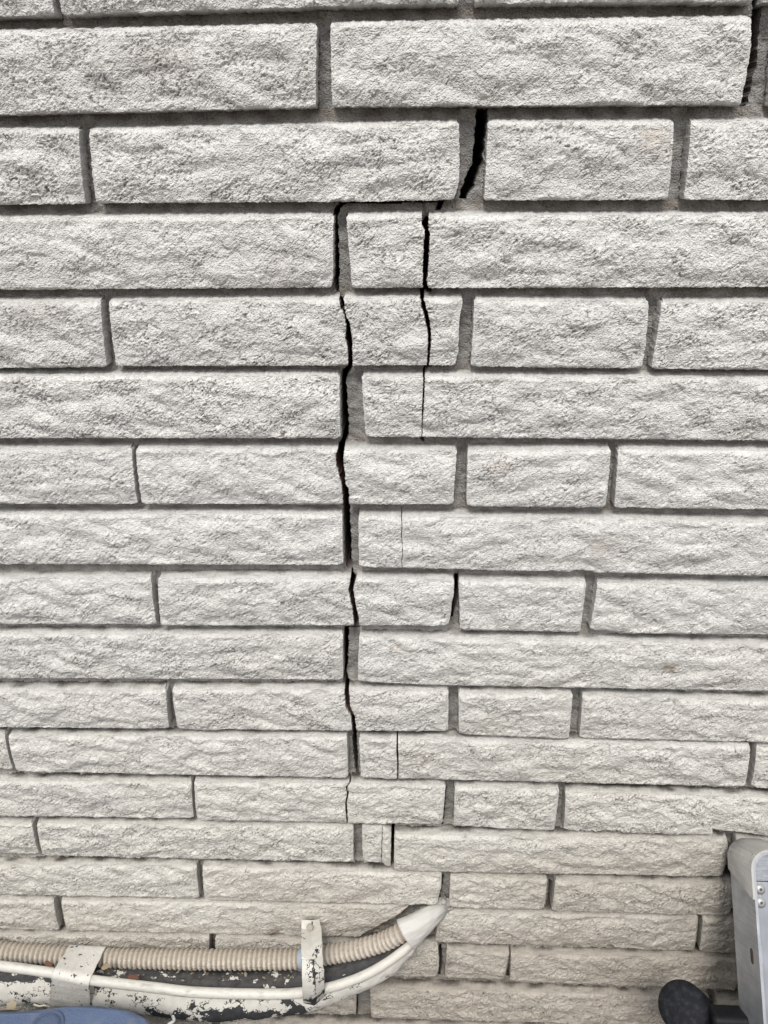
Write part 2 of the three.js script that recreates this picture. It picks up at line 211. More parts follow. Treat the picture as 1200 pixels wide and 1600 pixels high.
    for (let s = 0; s < depths.length - 1; s++) for (let q = 0; q < n - 1; q++) { const a = start + s * n + q, b = a + 1, d = a + n, e = d + 1; idx.push(a, b, d, b, e, d); }
  }
  const top = [], bot = [], lef = [], rig = [];
  for (let i = 0; i <= nu; i++) { top.unshift(id(i, 0)); bot.push(id(i, nv)); }
  for (let j = 0; j <= nv; j++) { lef.push(id(0, j)); rig.unshift(id(nu, j)); }
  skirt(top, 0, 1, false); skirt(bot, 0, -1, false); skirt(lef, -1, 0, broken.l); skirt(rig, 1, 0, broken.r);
  const g = new THREE.BufferGeometry();
  g.setAttribute('position', new THREE.Float32BufferAttribute(pos, 3)); g.setAttribute('color', new THREE.Float32BufferAttribute(col, 3)); g.setAttribute('uv', new THREE.Float32BufferAttribute(uv, 2));
  g.setIndex(idx); g.computeVertexNormals();
  const ring = [...[...top].reverse(), ...[...rig].reverse(), ...[...bot].reverse(), ...[...lef].reverse()].map((k) => [pos[k * 3], pos[k * 3 + 1]]);
  outlines.push(ring);
  part('brick', g, brickMat, wall);
}
let g0cache = new Map();
function grid0y(map) { if (!g0cache.has(map)) g0cache.set(map, map(0.5, 0.5)[1]); return g0cache.get(map); }
function rectBrick(x0, x1, y0, y1, seed) {             // bricks beyond the frame
  const map = (u, v) => { const x = mix(x0, x1, u) + (u === 0 || u === 1 ? 0.0006 * N(v * 9, seed) : 0), y = mix(y1, y0, v); return [x, y, x - x0, x1 - x, y1 - y, y - y0]; };
  makeBrick(map, [Math.ceil((x1 - x0) / 0.006), Math.ceil((y1 - y0) / 0.006)], seed, '');
}
const XL = -0.9, XR = 0.85;
let seedN = 200;
ROWS.forEach((row, ri) => {
  const edge = (e, T, B) => { const pts = typeof e[0] === 'number' ? null : e; return (v, yT, yB) => { if (!pts) return mix(e[0], e[1], v); const y = mix(pts[0][1], pts[pts.length - 1][1], v); for (let i = 1; i < pts.length; i++) if (y <= pts[i][1] || i === pts.length - 1) { const a = pts[i - 1], b = pts[i]; return a[0] + (b[0] - a[0]) * clamp((y - a[1]) / (b[1] - a[1])); } }; };
  row.b.forEach(([L, R, seed, flags = ''], bi) => {
    seed ??= seedN++;
    const fl = edge(L), fr = edge(R), rnd = rng(ri * 131 + bi * 17 + 5);
    const xm = (fl(0.5) + fr(0.5)) / 2, ym = (poly(row.T, xm) + poly(row.B, xm)) / 2;
    const p0 = at(xm, ym), px = at(xm + 1, ym), py = at(xm, ym + 1), sx = Math.abs(px[0] - p0[0]), sy = Math.abs(py[1] - p0[1]);
    const rad = [0, 1, 2, 3].map((k) => (k < 2 ? 0.5 : 0.9) + 1.9 * rnd());   // corner radii in mm: TL TR BL BR
    const jag = (v, k, brk) => { const y = v * 0.06; return brk ? 0.0005 * N(y * 420, ri * 7.3 + 40) + 0.0003 * N2(y * 1100, ri * 3.1) : 0.0004 * N(y * 150, ri * 9 + bi * 4 + k) + 0.0002 * N2(y * 500, k + bi); };
    const hgt = (poly(row.B, xm) - poly(row.T, xm)) * sy;
    const roundIn = (v, k) => { let o = 0; for (const [dist, r] of [[v * hgt * 1000, rad[k]], [(1 - v) * hgt * 1000, rad[k + 2]]]) if (dist < r) o = r * (1 - Math.sqrt(1 - (1 - dist / r) ** 2)) * 0.7; return o / 1000; };
    const bl = /[l]/i.test(flags), br = /[r]/i.test(flags), fine = /[LR]/.test(flags);
    const map = (u, v) => {
      const a = fl(v) + ((bl ? (fine ? 0 : jag(v, 0, true)) : jag(v, 0, false) + roundIn(v, 0))) / sx, b = fr(v) + ((br ? (fine ? 0 : jag(v, 1, true)) : jag(v, 1, false) - roundIn(v, 1))) / sx;
      const x = mix(a, b, u), yt = poly(row.T, x), yb = poly(row.B, x), y = mix(yt, yb, v), w = at(x, y);
      const wob = 0.00045 * N(w[0] * 110, ri * 5.1) + 0.00025 * N2(w[0] * 420, ri * 3.3), wob2 = 0.0004 * N(w[0] * 90, ri * 7.7 + 30) + 0.00035 * N2(w[0] * 380, ri * 2.9 + 9);
      w[1] += wob * (1 - v) ** 6 + wob2 * v ** 6;
      return [w[0], w[1], (x - a) * sx, (b - x) * sx, (y - yt) * sy, (yb - y) * sy];
    };
    const cell = ym < 720 ? 0.0009 : 0.00115, inX = Math.max(0, Math.min(1300, fr(0.5)) - Math.max(-100, fl(0.5))) / (fr(0.5) - fl(0.5));
    const c = inX > 0.3 ? cell : 0.004;
    makeBrick(map, [Math.max(6, Math.round((fr(0.5) - fl(0.5)) * sx / c)), Math.max(6, Math.round(hgt / c))], seed, flags);
  });
  // carry the course on beyond the frame
  const first = row.b[0], last = row.b[row.b.length - 1], num = (e) => typeof e[0] === 'number' ? e[0] : e[0][0];
  const len = [0.285, 0.415][ri % 2];
  if (!row.x) {
    const x = num(first[0]), a = at(x, poly(row.T, x)), b = at(x, poly(row.B, x)), y1 = a[1], y0 = b[1];
    for (let q = a[0] - 0.011; q > XL;) { const n = Math.max(XL, q - len); if (q - n > 0.02) rectBrick(n, q, y0, y1, seedN++); q = n - 0.011; }
  }
  if (!(ROWS[ri + 1]?.x)) {
    const x = num(last[1]), a = at(x, poly(row.T, x)), b = at(x, poly(row.B, x)), y1 = a[1], y0 = b[1];
    for (let q = a[0] + 0.011; q < XR;) { const n = Math.min(XR, q + len); if (n - q > 0.02) rectBrick(q, n, y0, y1, seedN++); q = n + 0.011; }
  }
});
const yTopRow = at(600, -130)[1] + 0.011, yLowRow = at(600, 1672)[1] - 0.012;
for (let k = 0; k < 4; k++) for (let q = XL + (k % 2) * 0.12; q < XR - 0.05;) { const n = Math.min(XR, q + 0.285); rectBrick(q, n, yTopRow + k * 0.067, yTopRow + k * 0.067 + 0.056, seedN++); q = n + 0.011; }
for (let k = 0; yLowRow - k * 0.067 > 0.03; k++) for (let q = XL + (k % 2) * 0.12; q < XR - 0.05;) { const n = Math.min(XR, q + 0.415); rectBrick(q, n, Math.max(0.004, yLowRow - k * 0.067 - 0.055), yLowRow - k * 0.067, seedN++); q = n + 0.011; }

{ // mortar: a rough sheet 12 mm behind the faces, open where the cracks run
  const C = 0.0011, X0 = -0.66, X1 = 0.58, Y0 = CAM.y - 1.13, Y1 = CAM.y + 0.16, nx = Math.round((X1 - X0) / C), ny = Math.round((Y1 - Y0) / C);
  const dist = new Uint8Array((nx + 1) * (ny + 1));   // 1 well inside a brick
  const bedge = new Float32Array((nx + 1) * (ny + 1)).fill(9);
  for (const ring of outlines) {
    let ax = 9, bx = -9, ay = 9, by = -9; for (const [x, y] of ring) { ax = Math.min(ax, x); bx = Math.max(bx, x); ay = Math.min(ay, y); by = Math.max(by, y); }
    const j0 = Math.max(0, Math.floor((ay - Y0) / C)), j1 = Math.min(ny, Math.ceil((by - Y0) / C));
    for (let j = j0; j <= j1; j++) {
      const y = Y0 + j * C, xs = [];
      for (let k = 0; k < ring.length; k++) { const a = ring[k], b = ring[(k + 1) % ring.length]; if ((a[1] > y) !== (b[1] > y)) xs.push(a[0] + (b[0] - a[0]) * (y - a[1]) / (b[1] - a[1])); }
      xs.sort((p, q) => p - q);
      for (let k = 0; k + 1 < xs.length; k += 2) for (let i = Math.max(0, Math.ceil((xs[k] - X0) / C)); i <= Math.min(nx, Math.floor((xs[k + 1] - X0) / C)); i++) dist[j * (nx + 1) + i] = 1;
    }
  }
  const W1 = nx + 1, deep = 3;
  const inner = new Uint8Array(dist.length);
  for (let j = deep; j <= ny - deep; j++) for (let i = deep; i <= nx - deep; i++) { const k = j * W1 + i; if (dist[k] && dist[k - deep] && dist[k + deep] && dist[k - deep * W1] && dist[k + deep * W1]) inner[k] = 1; }
  // distance to the nearest brick, in cells (up to 6)
  const near = new Uint8Array(dist.length).fill(7);
  for (let k = 0; k < dist.length; k++) if (dist[k]) near[k] = 0;
  for (let s = 1; s <= 6; s++) for (let j = 1; j < ny; j++) for (let i = 1; i < nx; i++) { const k = j * W1 + i; if (near[k] > s && (near[k - 1] === s - 1 || near[k + 1] === s - 1 || near[k - W1] === s - 1 || near[k + W1] === s - 1)) near[k] = s; }
  const hole = new Uint8Array(dist.length);
  const cr = CRACKS.map((c) => c.map(([l, r, y]) => { const a = at(l, y, -0.0155), b = at(r, y, -0.0155); return [a[0], b[0], a[1]]; }));
  const snap = new Float32Array(dist.length), lips = [];
  for (const c of cr) {
    let prev = null;
    for (let j = 0; j <= ny; j++) {
      const y = Y0 + j * C; let now = null;
      for (let k = 0; k + 1 < c.length; k++) {
        const a = c[k], b = c[k + 1];
        if (y > a[2] || y < b[2]) continue;
        const t = (a[2] - y) / (a[2] - b[2] || 1), l = mix(a[0], b[0], t) + 0.0008 * N(y * 160, 3) + 0.0003 * N2(y * 420, 1), r = mix(a[1], b[1], t) + 0.0008 * N(y * 150, 8) + 0.0003 * N2(y * 420, 6);
        const i0 = Math.max(1, Math.ceil((l - X0) / C)), i1 = Math.min(nx - 1, Math.floor((r - X0) / C));
        if (i1 - i0 < 1) continue;
        for (let i = i0; i <= i1; i++) hole[j * W1 + i] = 1;
        // the vertices that stand on the lips of the crack
        if (!hole[j * W1 + i0 - 1]) { hole[j * W1 + i0] = 2; snap[j * W1 + i0] = l; }
        if (!hole[j * W1 + i1 + 1]) { hole[j * W1 + i1] = 2; snap[j * W1 + i1] = r; }
        now = [l, r, y];
      }
      if (prev && now) lips.push([prev, now]);
      prev = now;
    }
  }
  const pos = [], col = [], uv = [], idx = [], slot = new Int32Array(dist.length).fill(-1), c = [0, 0, 0];
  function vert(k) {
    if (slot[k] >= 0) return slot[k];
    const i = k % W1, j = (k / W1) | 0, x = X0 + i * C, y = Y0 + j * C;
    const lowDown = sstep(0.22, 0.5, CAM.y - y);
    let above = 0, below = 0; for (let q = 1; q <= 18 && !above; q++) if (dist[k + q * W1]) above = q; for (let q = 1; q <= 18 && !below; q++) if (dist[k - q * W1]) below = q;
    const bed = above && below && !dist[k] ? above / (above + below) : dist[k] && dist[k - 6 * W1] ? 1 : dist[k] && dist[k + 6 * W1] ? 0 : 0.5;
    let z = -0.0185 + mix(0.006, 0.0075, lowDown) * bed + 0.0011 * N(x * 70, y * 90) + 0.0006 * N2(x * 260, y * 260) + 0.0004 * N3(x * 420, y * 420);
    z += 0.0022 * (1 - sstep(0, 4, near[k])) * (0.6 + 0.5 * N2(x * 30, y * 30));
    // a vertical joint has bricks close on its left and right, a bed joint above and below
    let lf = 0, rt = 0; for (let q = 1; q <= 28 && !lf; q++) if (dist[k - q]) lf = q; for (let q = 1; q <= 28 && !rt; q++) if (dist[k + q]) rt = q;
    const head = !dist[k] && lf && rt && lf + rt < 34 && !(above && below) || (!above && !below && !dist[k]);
    const d = paintAt(x, y, c), n = N3(x * 45, y * 60), pits = sstep(0.35, 0.8, N(x * 330, y * 330)), g = clamp((head ? 0.76 : mix(mix(0.90, 0.52, bed), mix(0.85, 0.22, bed), lowDown)) + 0.20 * n + 0.25 * pits);  // bed joints darker under the brick above: its shadow painted in, plus dirt
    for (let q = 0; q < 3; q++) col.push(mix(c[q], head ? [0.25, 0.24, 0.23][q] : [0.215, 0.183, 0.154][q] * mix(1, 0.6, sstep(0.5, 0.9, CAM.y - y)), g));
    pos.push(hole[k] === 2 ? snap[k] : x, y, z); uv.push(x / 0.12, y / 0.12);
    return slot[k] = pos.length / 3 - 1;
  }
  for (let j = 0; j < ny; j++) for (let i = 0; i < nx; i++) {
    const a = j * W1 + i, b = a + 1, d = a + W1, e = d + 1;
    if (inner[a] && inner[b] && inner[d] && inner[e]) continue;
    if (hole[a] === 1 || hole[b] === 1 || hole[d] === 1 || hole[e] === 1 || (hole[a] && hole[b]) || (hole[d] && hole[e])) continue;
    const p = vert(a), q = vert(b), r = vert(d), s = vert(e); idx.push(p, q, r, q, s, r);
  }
  for (const [p, q] of lips) for (const e of [0, 1]) {
    const s = pos.length / 3;
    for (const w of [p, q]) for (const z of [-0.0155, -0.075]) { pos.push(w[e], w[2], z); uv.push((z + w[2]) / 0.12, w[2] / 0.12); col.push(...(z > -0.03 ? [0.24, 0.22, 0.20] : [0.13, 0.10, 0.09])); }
    if (e) idx.push(s, s + 2, s + 1, s + 1, s + 2, s + 3); else idx.push(s, s + 1, s + 2, s + 1, s + 3, s + 2);
  }
  const quad = (x0, x1, y0, y1) => { const s = pos.length / 3; for (const [x, y] of [[x0, y0], [x1, y0], [x0, y1], [x1, y1]]) { pos.push(x, y, -0.0155); uv.push(x / 0.12, y / 0.12); col.push(0.42, 0.39, 0.35); } idx.push(s, s + 1, s + 2, s + 1, s + 3, s + 2); };
  const YT = yTopRow + 3 * 0.067 + 0.056; quad(XL, X0, 0, YT); quad(X1, XR, 0, YT); quad(X0, X1, 0, Y0); quad(X0, X1, Y1, YT);
  const g = new THREE.BufferGeometry();
  g.setAttribute('position', new THREE.Float32BufferAttribute(pos, 3)); g.setAttribute('color', new THREE.Float32BufferAttribute(col, 3)); g.setAttribute('uv', new THREE.Float32BufferAttribute(uv, 2));
  g.setIndex(idx); g.computeVertexNormals();
  part('mortar', g, mortarMat, wall);
  const core = new THREE.BoxGeometry(XR - XL, YT + 0.02, 0.1); core.translate((XL + XR) / 2, YT / 2 - 0.01, -0.16);
  part('wall_core', core, new THREE.MeshStandardMaterial({ color: new THREE.Color().setRGB(0.06, 0.052, 0.046), roughness: 1 }), wall);
  const topCap = new RoundedBoxGeometry(XR - XL + 0.02, 0.05, 0.23, 3, 0.008); topCap.translate((XL + XR) / 2, YT + 0.026, -0.1);
  part('added_light_cap', topCap, new THREE.MeshStandardMaterial({ color: new THREE.Color().setRGB(0.62, 0.6, 0.56), roughness: 0.9, bumpMap: sand, bumpScale: 0.001 }), wall);  // unseen cap, added to keep light from leaking into the cavity behind
}

{ // crumbling sealant round the hole where the lines go in
  const gs = [], r = rng(91);
  for (const [px, py, z, rad] of [[693, 1411, -0.006, 8], [684, 1413, -0.006, 6], [698, 1419, -0.007, 6], [674, 1417, -0.006, 5], [664, 1421, -0.006, 5], [655, 1426, -0.006, 5], [700, 1409, -0.008, 5]]) {
    const g = new THREE.IcosahedronGeometry(1, 5), p = g.attributes.position, c = at(px, py, z), R = rad * 0.00098, o = r() * 50, col = [];
    for (let i = 0; i < p.count; i++) { const x = p.getX(i), y = p.getY(i), w = p.getZ(i), f = 1 + 0.28 * N(x * 1.8 + o, y * 1.8 + w) + 0.14 * N2(x * 5 + o, y * 5 - w * 3); p.setXYZ(i, c[0] + x * R * f * 1.25, c[1] + y * R * f, c[2] + w * R * f * 0.8); const k = 0.34 + 0.2 * N3(x * 3 + o, y * 3 + w * 2); col.push(k, k * 0.96, k * 0.9); }
    g.setAttribute('color', new THREE.Float32BufferAttribute(col, 3)); const q = mergeVertices(g.deleteAttribute('normal').deleteAttribute('uv')); q.computeVertexNormals(); gs.push(q);
  }
  part('sealant', mergeGeometries(gs), new THREE.MeshStandardMaterial({ vertexColors: true, roughness: 1 }), wall, 'crumbly grey sealant round the hole where the conduit enters');
}
// ------------------------------------------------------------------ ground
{
  const soil = rgbTex(512, 512, (u, v) => { const n = 0.5 + 0.5 * TN(u * 12, v * 12, 12) + 0.4 * TN(u * 60, v * 60, 60), k = clamp(n); return [mix(0.07, 0.17, k), mix(0.06, 0.145, k), mix(0.05, 0.115, k)]; });
  const g = new THREE.PlaneGeometry(300, 300); g.rotateX(-Math.PI / 2); g.translate(0, 0, 149.9 - 0.05);
  const u = g.attributes.uv; for (let i = 0; i < u.count; i++) u.setXY(i, u.getX(i) * 500, u.getY(i) * 500);
  const m = shade(new THREE.Mesh(g, new THREE.MeshStandardMaterial({ map: soil, roughness: 1, bumpMap: sand, bumpScale: 0.01 })));
  m.name = 'ground'; m.userData.kind = 'structure'; m.userData.label = 'brown dry soil at the foot of the brick wall'; scene.add(m);
}
// ------------------------------------------------------------------ lines along the wall: conduit, cable, thick pipe, tape, bracket
const FWD = new THREE.Vector3(0, 0, -1).transformDirection(camera.matrixWorld);
const mpp = (p) => p.clone().sub(CAM).dot(FWD) / FOCAL;  // metres per pixel of the photograph at a point
const UP = new THREE.Vector3(0, 1, 0);
function sweep(curve, len, radius, { step = 0.002, segs = 32, bump = null, color = null, closed = true, a0 = 0, a1 = Math.PI * 2, s0 = 0, s1 = 1 } = {}) {
  // radius(s, a, t) in metres; a = 0 on top, a quarter turn further faces away from the wall
  const L = len * (s1 - s0), n = Math.max(4, Math.round(L / step)), pos = [], uv = [], col = [], idx = [];
  const P = new THREE.Vector3(), T = new THREE.Vector3(), U = new THREE.Vector3(), O = new THREE.Vector3();
  for (let i = 0; i <= n; i++) {
    const t = s0 + (s1 - s0) * i / n, s = t * len; curve.getPointAt(t, P); curve.getTangentAt(t, T);
    U.copy(UP).addScaledVector(T, -UP.dot(T)).normalize(); O.crossVectors(T, U).normalize(); if (O.z < 0) O.negate();
    for (let j = 0; j <= segs; j++) {
      const a = a0 + (a1 - a0) * j / segs, r = radius(s, a, t), c = Math.cos(a) * r, d = Math.sin(a) * r;
      pos.push(P.x + U.x * c + O.x * d, P.y + U.y * c + O.y * d, P.z + U.z * c + O.z * d);
      uv.push(s, a / (Math.PI * 2)); if (color) col.push(...color(s, a, t));
    }
  }
  const w = segs + 1;
  for (let i = 0; i < n; i++) for (let j = 0; j < segs; j++) { const a = i * w + j, b = a + 1, c = a + w, d = c + 1; idx.push(a, b, c, b, d, c); }
  const g = new THREE.BufferGeometry(); g.setAttribute('position', new THREE.Float32BufferAttribute(pos, 3)); g.setAttribute('uv', new THREE.Float32BufferAttribute(uv, 2));
  if (color) g.setAttribute('color', new THREE.Float32BufferAttribute(col, 3));
  g.setIndex(idx); g.computeVertexNormals();
  if (a1 - a0 > 6.28) { const nn = g.attributes.normal; for (let i = 0; i <= n; i++) { const a = i * w, b = a + segs, v = new THREE.Vector3(nn.getX(a) + nn.getX(b), nn.getY(a) + nn.getY(b), nn.getZ(a) + nn.getZ(b)).normalize(); nn.setXYZ(a, v.x, v.y, v.z); nn.setXYZ(b, v.x, v.y, v.z); } }
  return g;
}
function route(spec) { // [px, py, z, radius in px] -> curve and radius along it
  const pts = spec.map((q) => V(at(q[0], q[1], q[2]))), curve = new THREE.CatmullRomCurve3(pts, false, 'centripetal'); curve.arcLengthDivisions = 800;
  const len = curve.getLength(), cum = [0]; const lens = curve.getLengths(800);
  const rad = spec.map((q, i) => q[3] * mpp(pts[i]));
  const k = pts.length - 1;
  const stops = spec.map((q, i) => lens[Math.round(i / k * 800)] / len);
  return { curve, len, r: (t) => { for (let i = 1; i < stops.length; i++) if (t <= stops[i] || i === stops.length - 1) { const f = clamp((t - stops[i - 1]) / (stops[i] - stops[i - 1])); return mix(rad[i - 1], rad[i], f * f * (3 - 2 * f)); } },
    tAtX: (x) => { let lo = 0, hi = 1; for (let q = 0; q < 40; q++) { const m = (lo + hi) / 2; if (curve.getPointAt(m).x < x) lo = m; else hi = m; } return lo; } };
}
const conduitR = route([[-110, 1477, 0.022, 13.5], [0, 1486, 0.022, 13.5], [160, 1496, 0.023, 13.5], [300, 1499, 0.024, 14.5], [440, 1499, 0.025, 14.5], [470, 1498, 0.025, 14.2], [510, 1492, 0.026, 14], [560, 1483, 0.027, 14], [600, 1471, 0.026, 14], [622, 1460, 0.025, 14], [645, 1447, 0.019, 13], [672, 1431, 0.006, 10], [694, 1416, -0.02, 9], [704, 1408, -0.05, 9]]);
const pipeR = route([[-110, 1526, 0.040, 30], [0, 1535, 0.040, 30], [80, 1537, 0.040, 29], [160, 1540, 0.040, 30], [240, 1547, 0.042, 33], [300, 1552, 0.043, 35], [360, 1554, 0.043, 35], [430, 1550, 0.042, 33], [480, 1544, 0.040, 32], [520, 1532, 0.037, 29], [560, 1520, 0.034, 26], [600, 1503, 0.029, 22], [630, 1480, 0.022, 16], [655, 1455, 0.012, 11], [685, 1424, -0.015, 8], [698, 1412, -0.05, 8]]);
const cableR = route([[-110, 1496, 0.062, 7.2], [0, 1509, 0.062, 7.3], [80, 1520, 0.062, 7.4], [140, 1531, 0.063, 7.5], [240, 1543, 0.066, 7.6], [300, 1550, 0.068, 7.6], [440, 1553, 0.067, 7.5], [470, 1551, 0.065, 7.5], [510, 1544, 0.061, 7.4], [560, 1528, 0.055, 7.2], [600, 1507, 0.046, 7], [640, 1477, 0.032, 6.8], [665, 1452, 0.012, 6], [688, 1424, -0.015, 5], [700, 1412, -0.05, 5]]);
const smallGrain = grey(256, 256, (u, v) => 0.5 + 0.3 * TN(u * 40, v * 40, 40) + 0.3 * TN(u * 90 + 4, v * 90, 90));
{
  const t = thing('corrugated_conduit', 'beige corrugated flexible conduit running along the wall above the thick peeling pipe', 'conduit');
  const pitch = 0.0064;
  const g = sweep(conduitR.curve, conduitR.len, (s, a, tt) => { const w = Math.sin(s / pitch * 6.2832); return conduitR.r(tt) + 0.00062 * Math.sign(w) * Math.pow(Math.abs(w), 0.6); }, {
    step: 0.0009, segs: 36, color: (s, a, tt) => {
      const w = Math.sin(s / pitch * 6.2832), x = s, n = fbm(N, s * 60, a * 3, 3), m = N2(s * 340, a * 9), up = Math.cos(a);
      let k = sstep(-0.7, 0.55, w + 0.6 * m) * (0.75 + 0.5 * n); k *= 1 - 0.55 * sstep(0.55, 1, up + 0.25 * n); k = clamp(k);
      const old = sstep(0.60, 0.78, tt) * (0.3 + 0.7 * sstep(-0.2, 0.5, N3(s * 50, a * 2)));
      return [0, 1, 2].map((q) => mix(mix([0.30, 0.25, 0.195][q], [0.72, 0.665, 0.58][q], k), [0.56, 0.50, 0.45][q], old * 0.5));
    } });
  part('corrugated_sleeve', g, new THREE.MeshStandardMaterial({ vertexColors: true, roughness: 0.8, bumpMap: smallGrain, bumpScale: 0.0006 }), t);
  const t0 = conduitR.tAtX(at(466, 1498, 0.038)[0]), t1 = conduitR.tAtX(at(473, 1498, 0.038)[0]);
  part('collar', sweep(conduitR.curve, conduitR.len, (s, a, tt) => conduitR.r(tt) + 0.0009, { step: 0.001, segs: 36, s0: t0, s1: t1 }), new THREE.MeshStandardMaterial({ color: new THREE.Color().setRGB(0.34, 0.39, 0.45), roughness: 0.6 }), t, 'bare blue-grey ring beside the bracket');
}
function peelTexture(seed, W, H, lu, lv, want) { // cracked white paint over black; want(u, v) = how much is gone
  const r = rng(seed), cs = 0.0085, gu = Math.round(lu / cs), gv = Math.max(3, Math.round(lv / cs)), P = [];
  for (let j = 0; j < gv; j++) for (let i = 0; i < gu; i++) P.push([(i + r()) / gu * lu, (j + r()) / gv * lv, r()]);
  const mask = new Float32Array(W * H), hgt = new Uint8Array(W * H * 4);
  const map = rgbTex(W, H, (u, v) => {
    const wx = u * lu + 0.0022 * N(u * lu * 190, v * lv * 190 + seed), wy = v * lv + 0.0022 * N2(u * lu * 190 + seed, v * lv * 190);
    const gi = Math.floor(wx / lu * gu), gj = Math.floor(wy / lv * gv); let d1 = 9, d2 = 9, id = 0;
    for (let b = -1; b <= 1; b++) for (let a = -1; a <= 1; a++) { const jj = ((gj + b) % gv + gv) % gv, ii = clamp(gi + a, 0, gu - 1), p = P[jj * gu + ii]; let dy = Math.abs(wy - p[1]); dy = Math.min(dy, lv - dy); const d = Math.hypot(wx - p[0], dy); if (d < d1) { d2 = d1; d1 = d; id = p[2]; } else if (d < d2) d2 = d; }
    const w = want(u * lu, v), patch = 0.5 + 0.62 * fbm(N3, u * lu * 26 + seed, v * lv * 30, 4) + 0.03 * N2(u * lu * 420, v * lv * 420);
    const gone = patch * 0.86 + id * 0.14 < w || (d2 - d1 < 0.0007 && patch < w + 0.2) ? 1 : 0;
    mask[(Math.floor(v * H) % H) * W + Math.floor(u * W)] = gone;
    const dirt = 0.5 + 0.5 * fbm(N, u * lu * 70 + 5, v * lv * 70, 4), speck = N2(u * lu * 700, v * lv * 700) > 0.86 ? 0.55 : 1;
    if (gone) { const k = 0.6 + 0.9 * dirt; const dust = sstep(0.62, 0.95, v < 0.5 ? 1 - v * 4 : (v - 0.75) * 4) * 0.6; return [mix(0.034 * k, 0.13, dust * dirt), mix(0.035 * k, 0.122, dust * dirt), mix(0.038 * k, 0.11, dust * dirt)]; }
    const p = (0.86 + 0.2 * dirt) * speck; return [0.70 * p, 0.675 * p, 0.62 * p];
  });
  for (let k = 0; k < W * H; k++) { hgt[k * 4] = hgt[k * 4 + 1] = hgt[k * 4 + 2] = mask[k] ? 20 : 215; hgt[k * 4 + 3] = 255; }
  const bm = new THREE.DataTexture(hgt, W, H); bm.wrapS = bm.wrapT = THREE.RepeatWrapping; bm.magFilter = bm.minFilter = THREE.LinearFilter; bm.needsUpdate = true;
  return [map, bm];
}
{
  const t = thing('insulated_pipe', 'thick black insulated pipe under cracked and flaking white paint', 'pipe');
  const L = pipeR.len, xAt = (s) => pipeR.curve.getPointAt(clamp(s / L)).x, xs = []; for (let i = 0; i <= 200; i++) xs.push(xAt(L * i / 200));
  const lx = at(480, 1544, 0.04)[0], lm = at(270, 1550, 0.04)[0];
  const want = (s, v) => {                            // v: 0 top, 0.25 away from the wall, 0.5 underneath, 0.75 at the wall
    const x = xs[Math.round(clamp(s / L) * 200)];
    const top = Math.max(sstep(0.11, 0.06, v), sstep(0.72, 0.9, v)), low = sstep(0.15, 0.27, v) * sstep(0.6, 0.45, v);
    if (x > lx) return 0.18 + 0.72 * Math.max(sstep(0.20, 0.12, v), sstep(0.7, 0.9, v));
    const rough = sstep(lm - 0.06, lm + 0.05, x);
    return 0.22 + 0.40 * top + (0.08 + 0.30 * rough) * low + 0.08 * rough;
  };
  const [map, bm] = peelTexture(3, 2048, 512, L, 0.19, want);
  map.repeat.set(1 / L, 1); bm.repeat.set(1 / L, 1);
  part('pipe_body', sweep(pipeR.curve, L, (s, a, tt) => pipeR.r(tt) * (1 + 0.02 * N(s * 22, Math.cos(a) * 0.8)) + 0.0006 * N2(s * 70, a * 1.2), { step: 0.0025, segs: 56 }), new THREE.MeshStandardMaterial({ map, bumpMap: bm, bumpScale: 0.0007, roughness: 0.72 }), t);
}
{
  const dirty = rgbTex(1024, 128, (u, v) => { const n = 0.5 + 0.5 * fbm(N, u * 60, v * 4, 4), sp = N2(u * 420, v * 26) > 0.88 ? 0.55 : 1, dirt = sstep(0.55, 0.9, 0.5 + 0.5 * fbm(N3, u * 25, v * 3 + 2, 4)) * 0.35, d = (0.86 + 0.16 * n) * sp * (1 - dirt); return [0.70 * d, 0.675 * d, 0.615 * d]; });
  dirty.repeat.set(1, 1);
  const m = shade(new THREE.Mesh(sweep(cableR.curve, cableR.len, (s, a, tt) => cableR.r(tt) * (1 + 0.015 * N(s * 30, 2)), { step: 0.003, segs: 24 }), new THREE.MeshStandardMaterial({ map: dirty, roughness: 0.5 })));
  m.name = numbered('cable'); tag(m, 'thin smooth white cable lying along the front of the thick peeling pipe', 'cable'); scene.add(m);
}
const tapeMat = new THREE.MeshStandardMaterial({ map: rgbTex(512, 512, (u, v) => { const n = 0.5 + 0.5 * fbm(N, u * 9, v * 9, 4), e = fbm(N3, u * 7 + 3, v * 12, 4); const spot = N2(u * 75, v * 75) > 0.86 ? 0.5 : 1; const blk = e < -0.50 ? 0.12 : 1; const k = (0.88 + 0.16 * n) * spot * blk; return [0.76 * k, 0.735 * k, 0.685 * k]; }), roughness: 0.6, bumpMap: smallGrain, bumpScale: 0.0005 });
function hull(pts) { pts.sort((a, b) => a[0] - b[0] || a[1] - b[1]); const cr = (o, a, b) => (a[0] - o[0]) * (b[1] - o[1]) - (a[1] - o[1]) * (b[0] - o[0]), lo = [], hi = []; for (const p of pts) { while (lo.length > 1 && cr(lo[lo.length - 2], lo[lo.length - 1], p) <= 0) lo.pop(); lo.push(p); } for (const p of pts.slice().reverse()) { while (hi.length > 1 && cr(hi[hi.length - 2], hi[hi.length - 1], p) <= 0) hi.pop(); hi.push(p); } return lo.slice(0, -1).concat(hi.slice(0, -1)); }
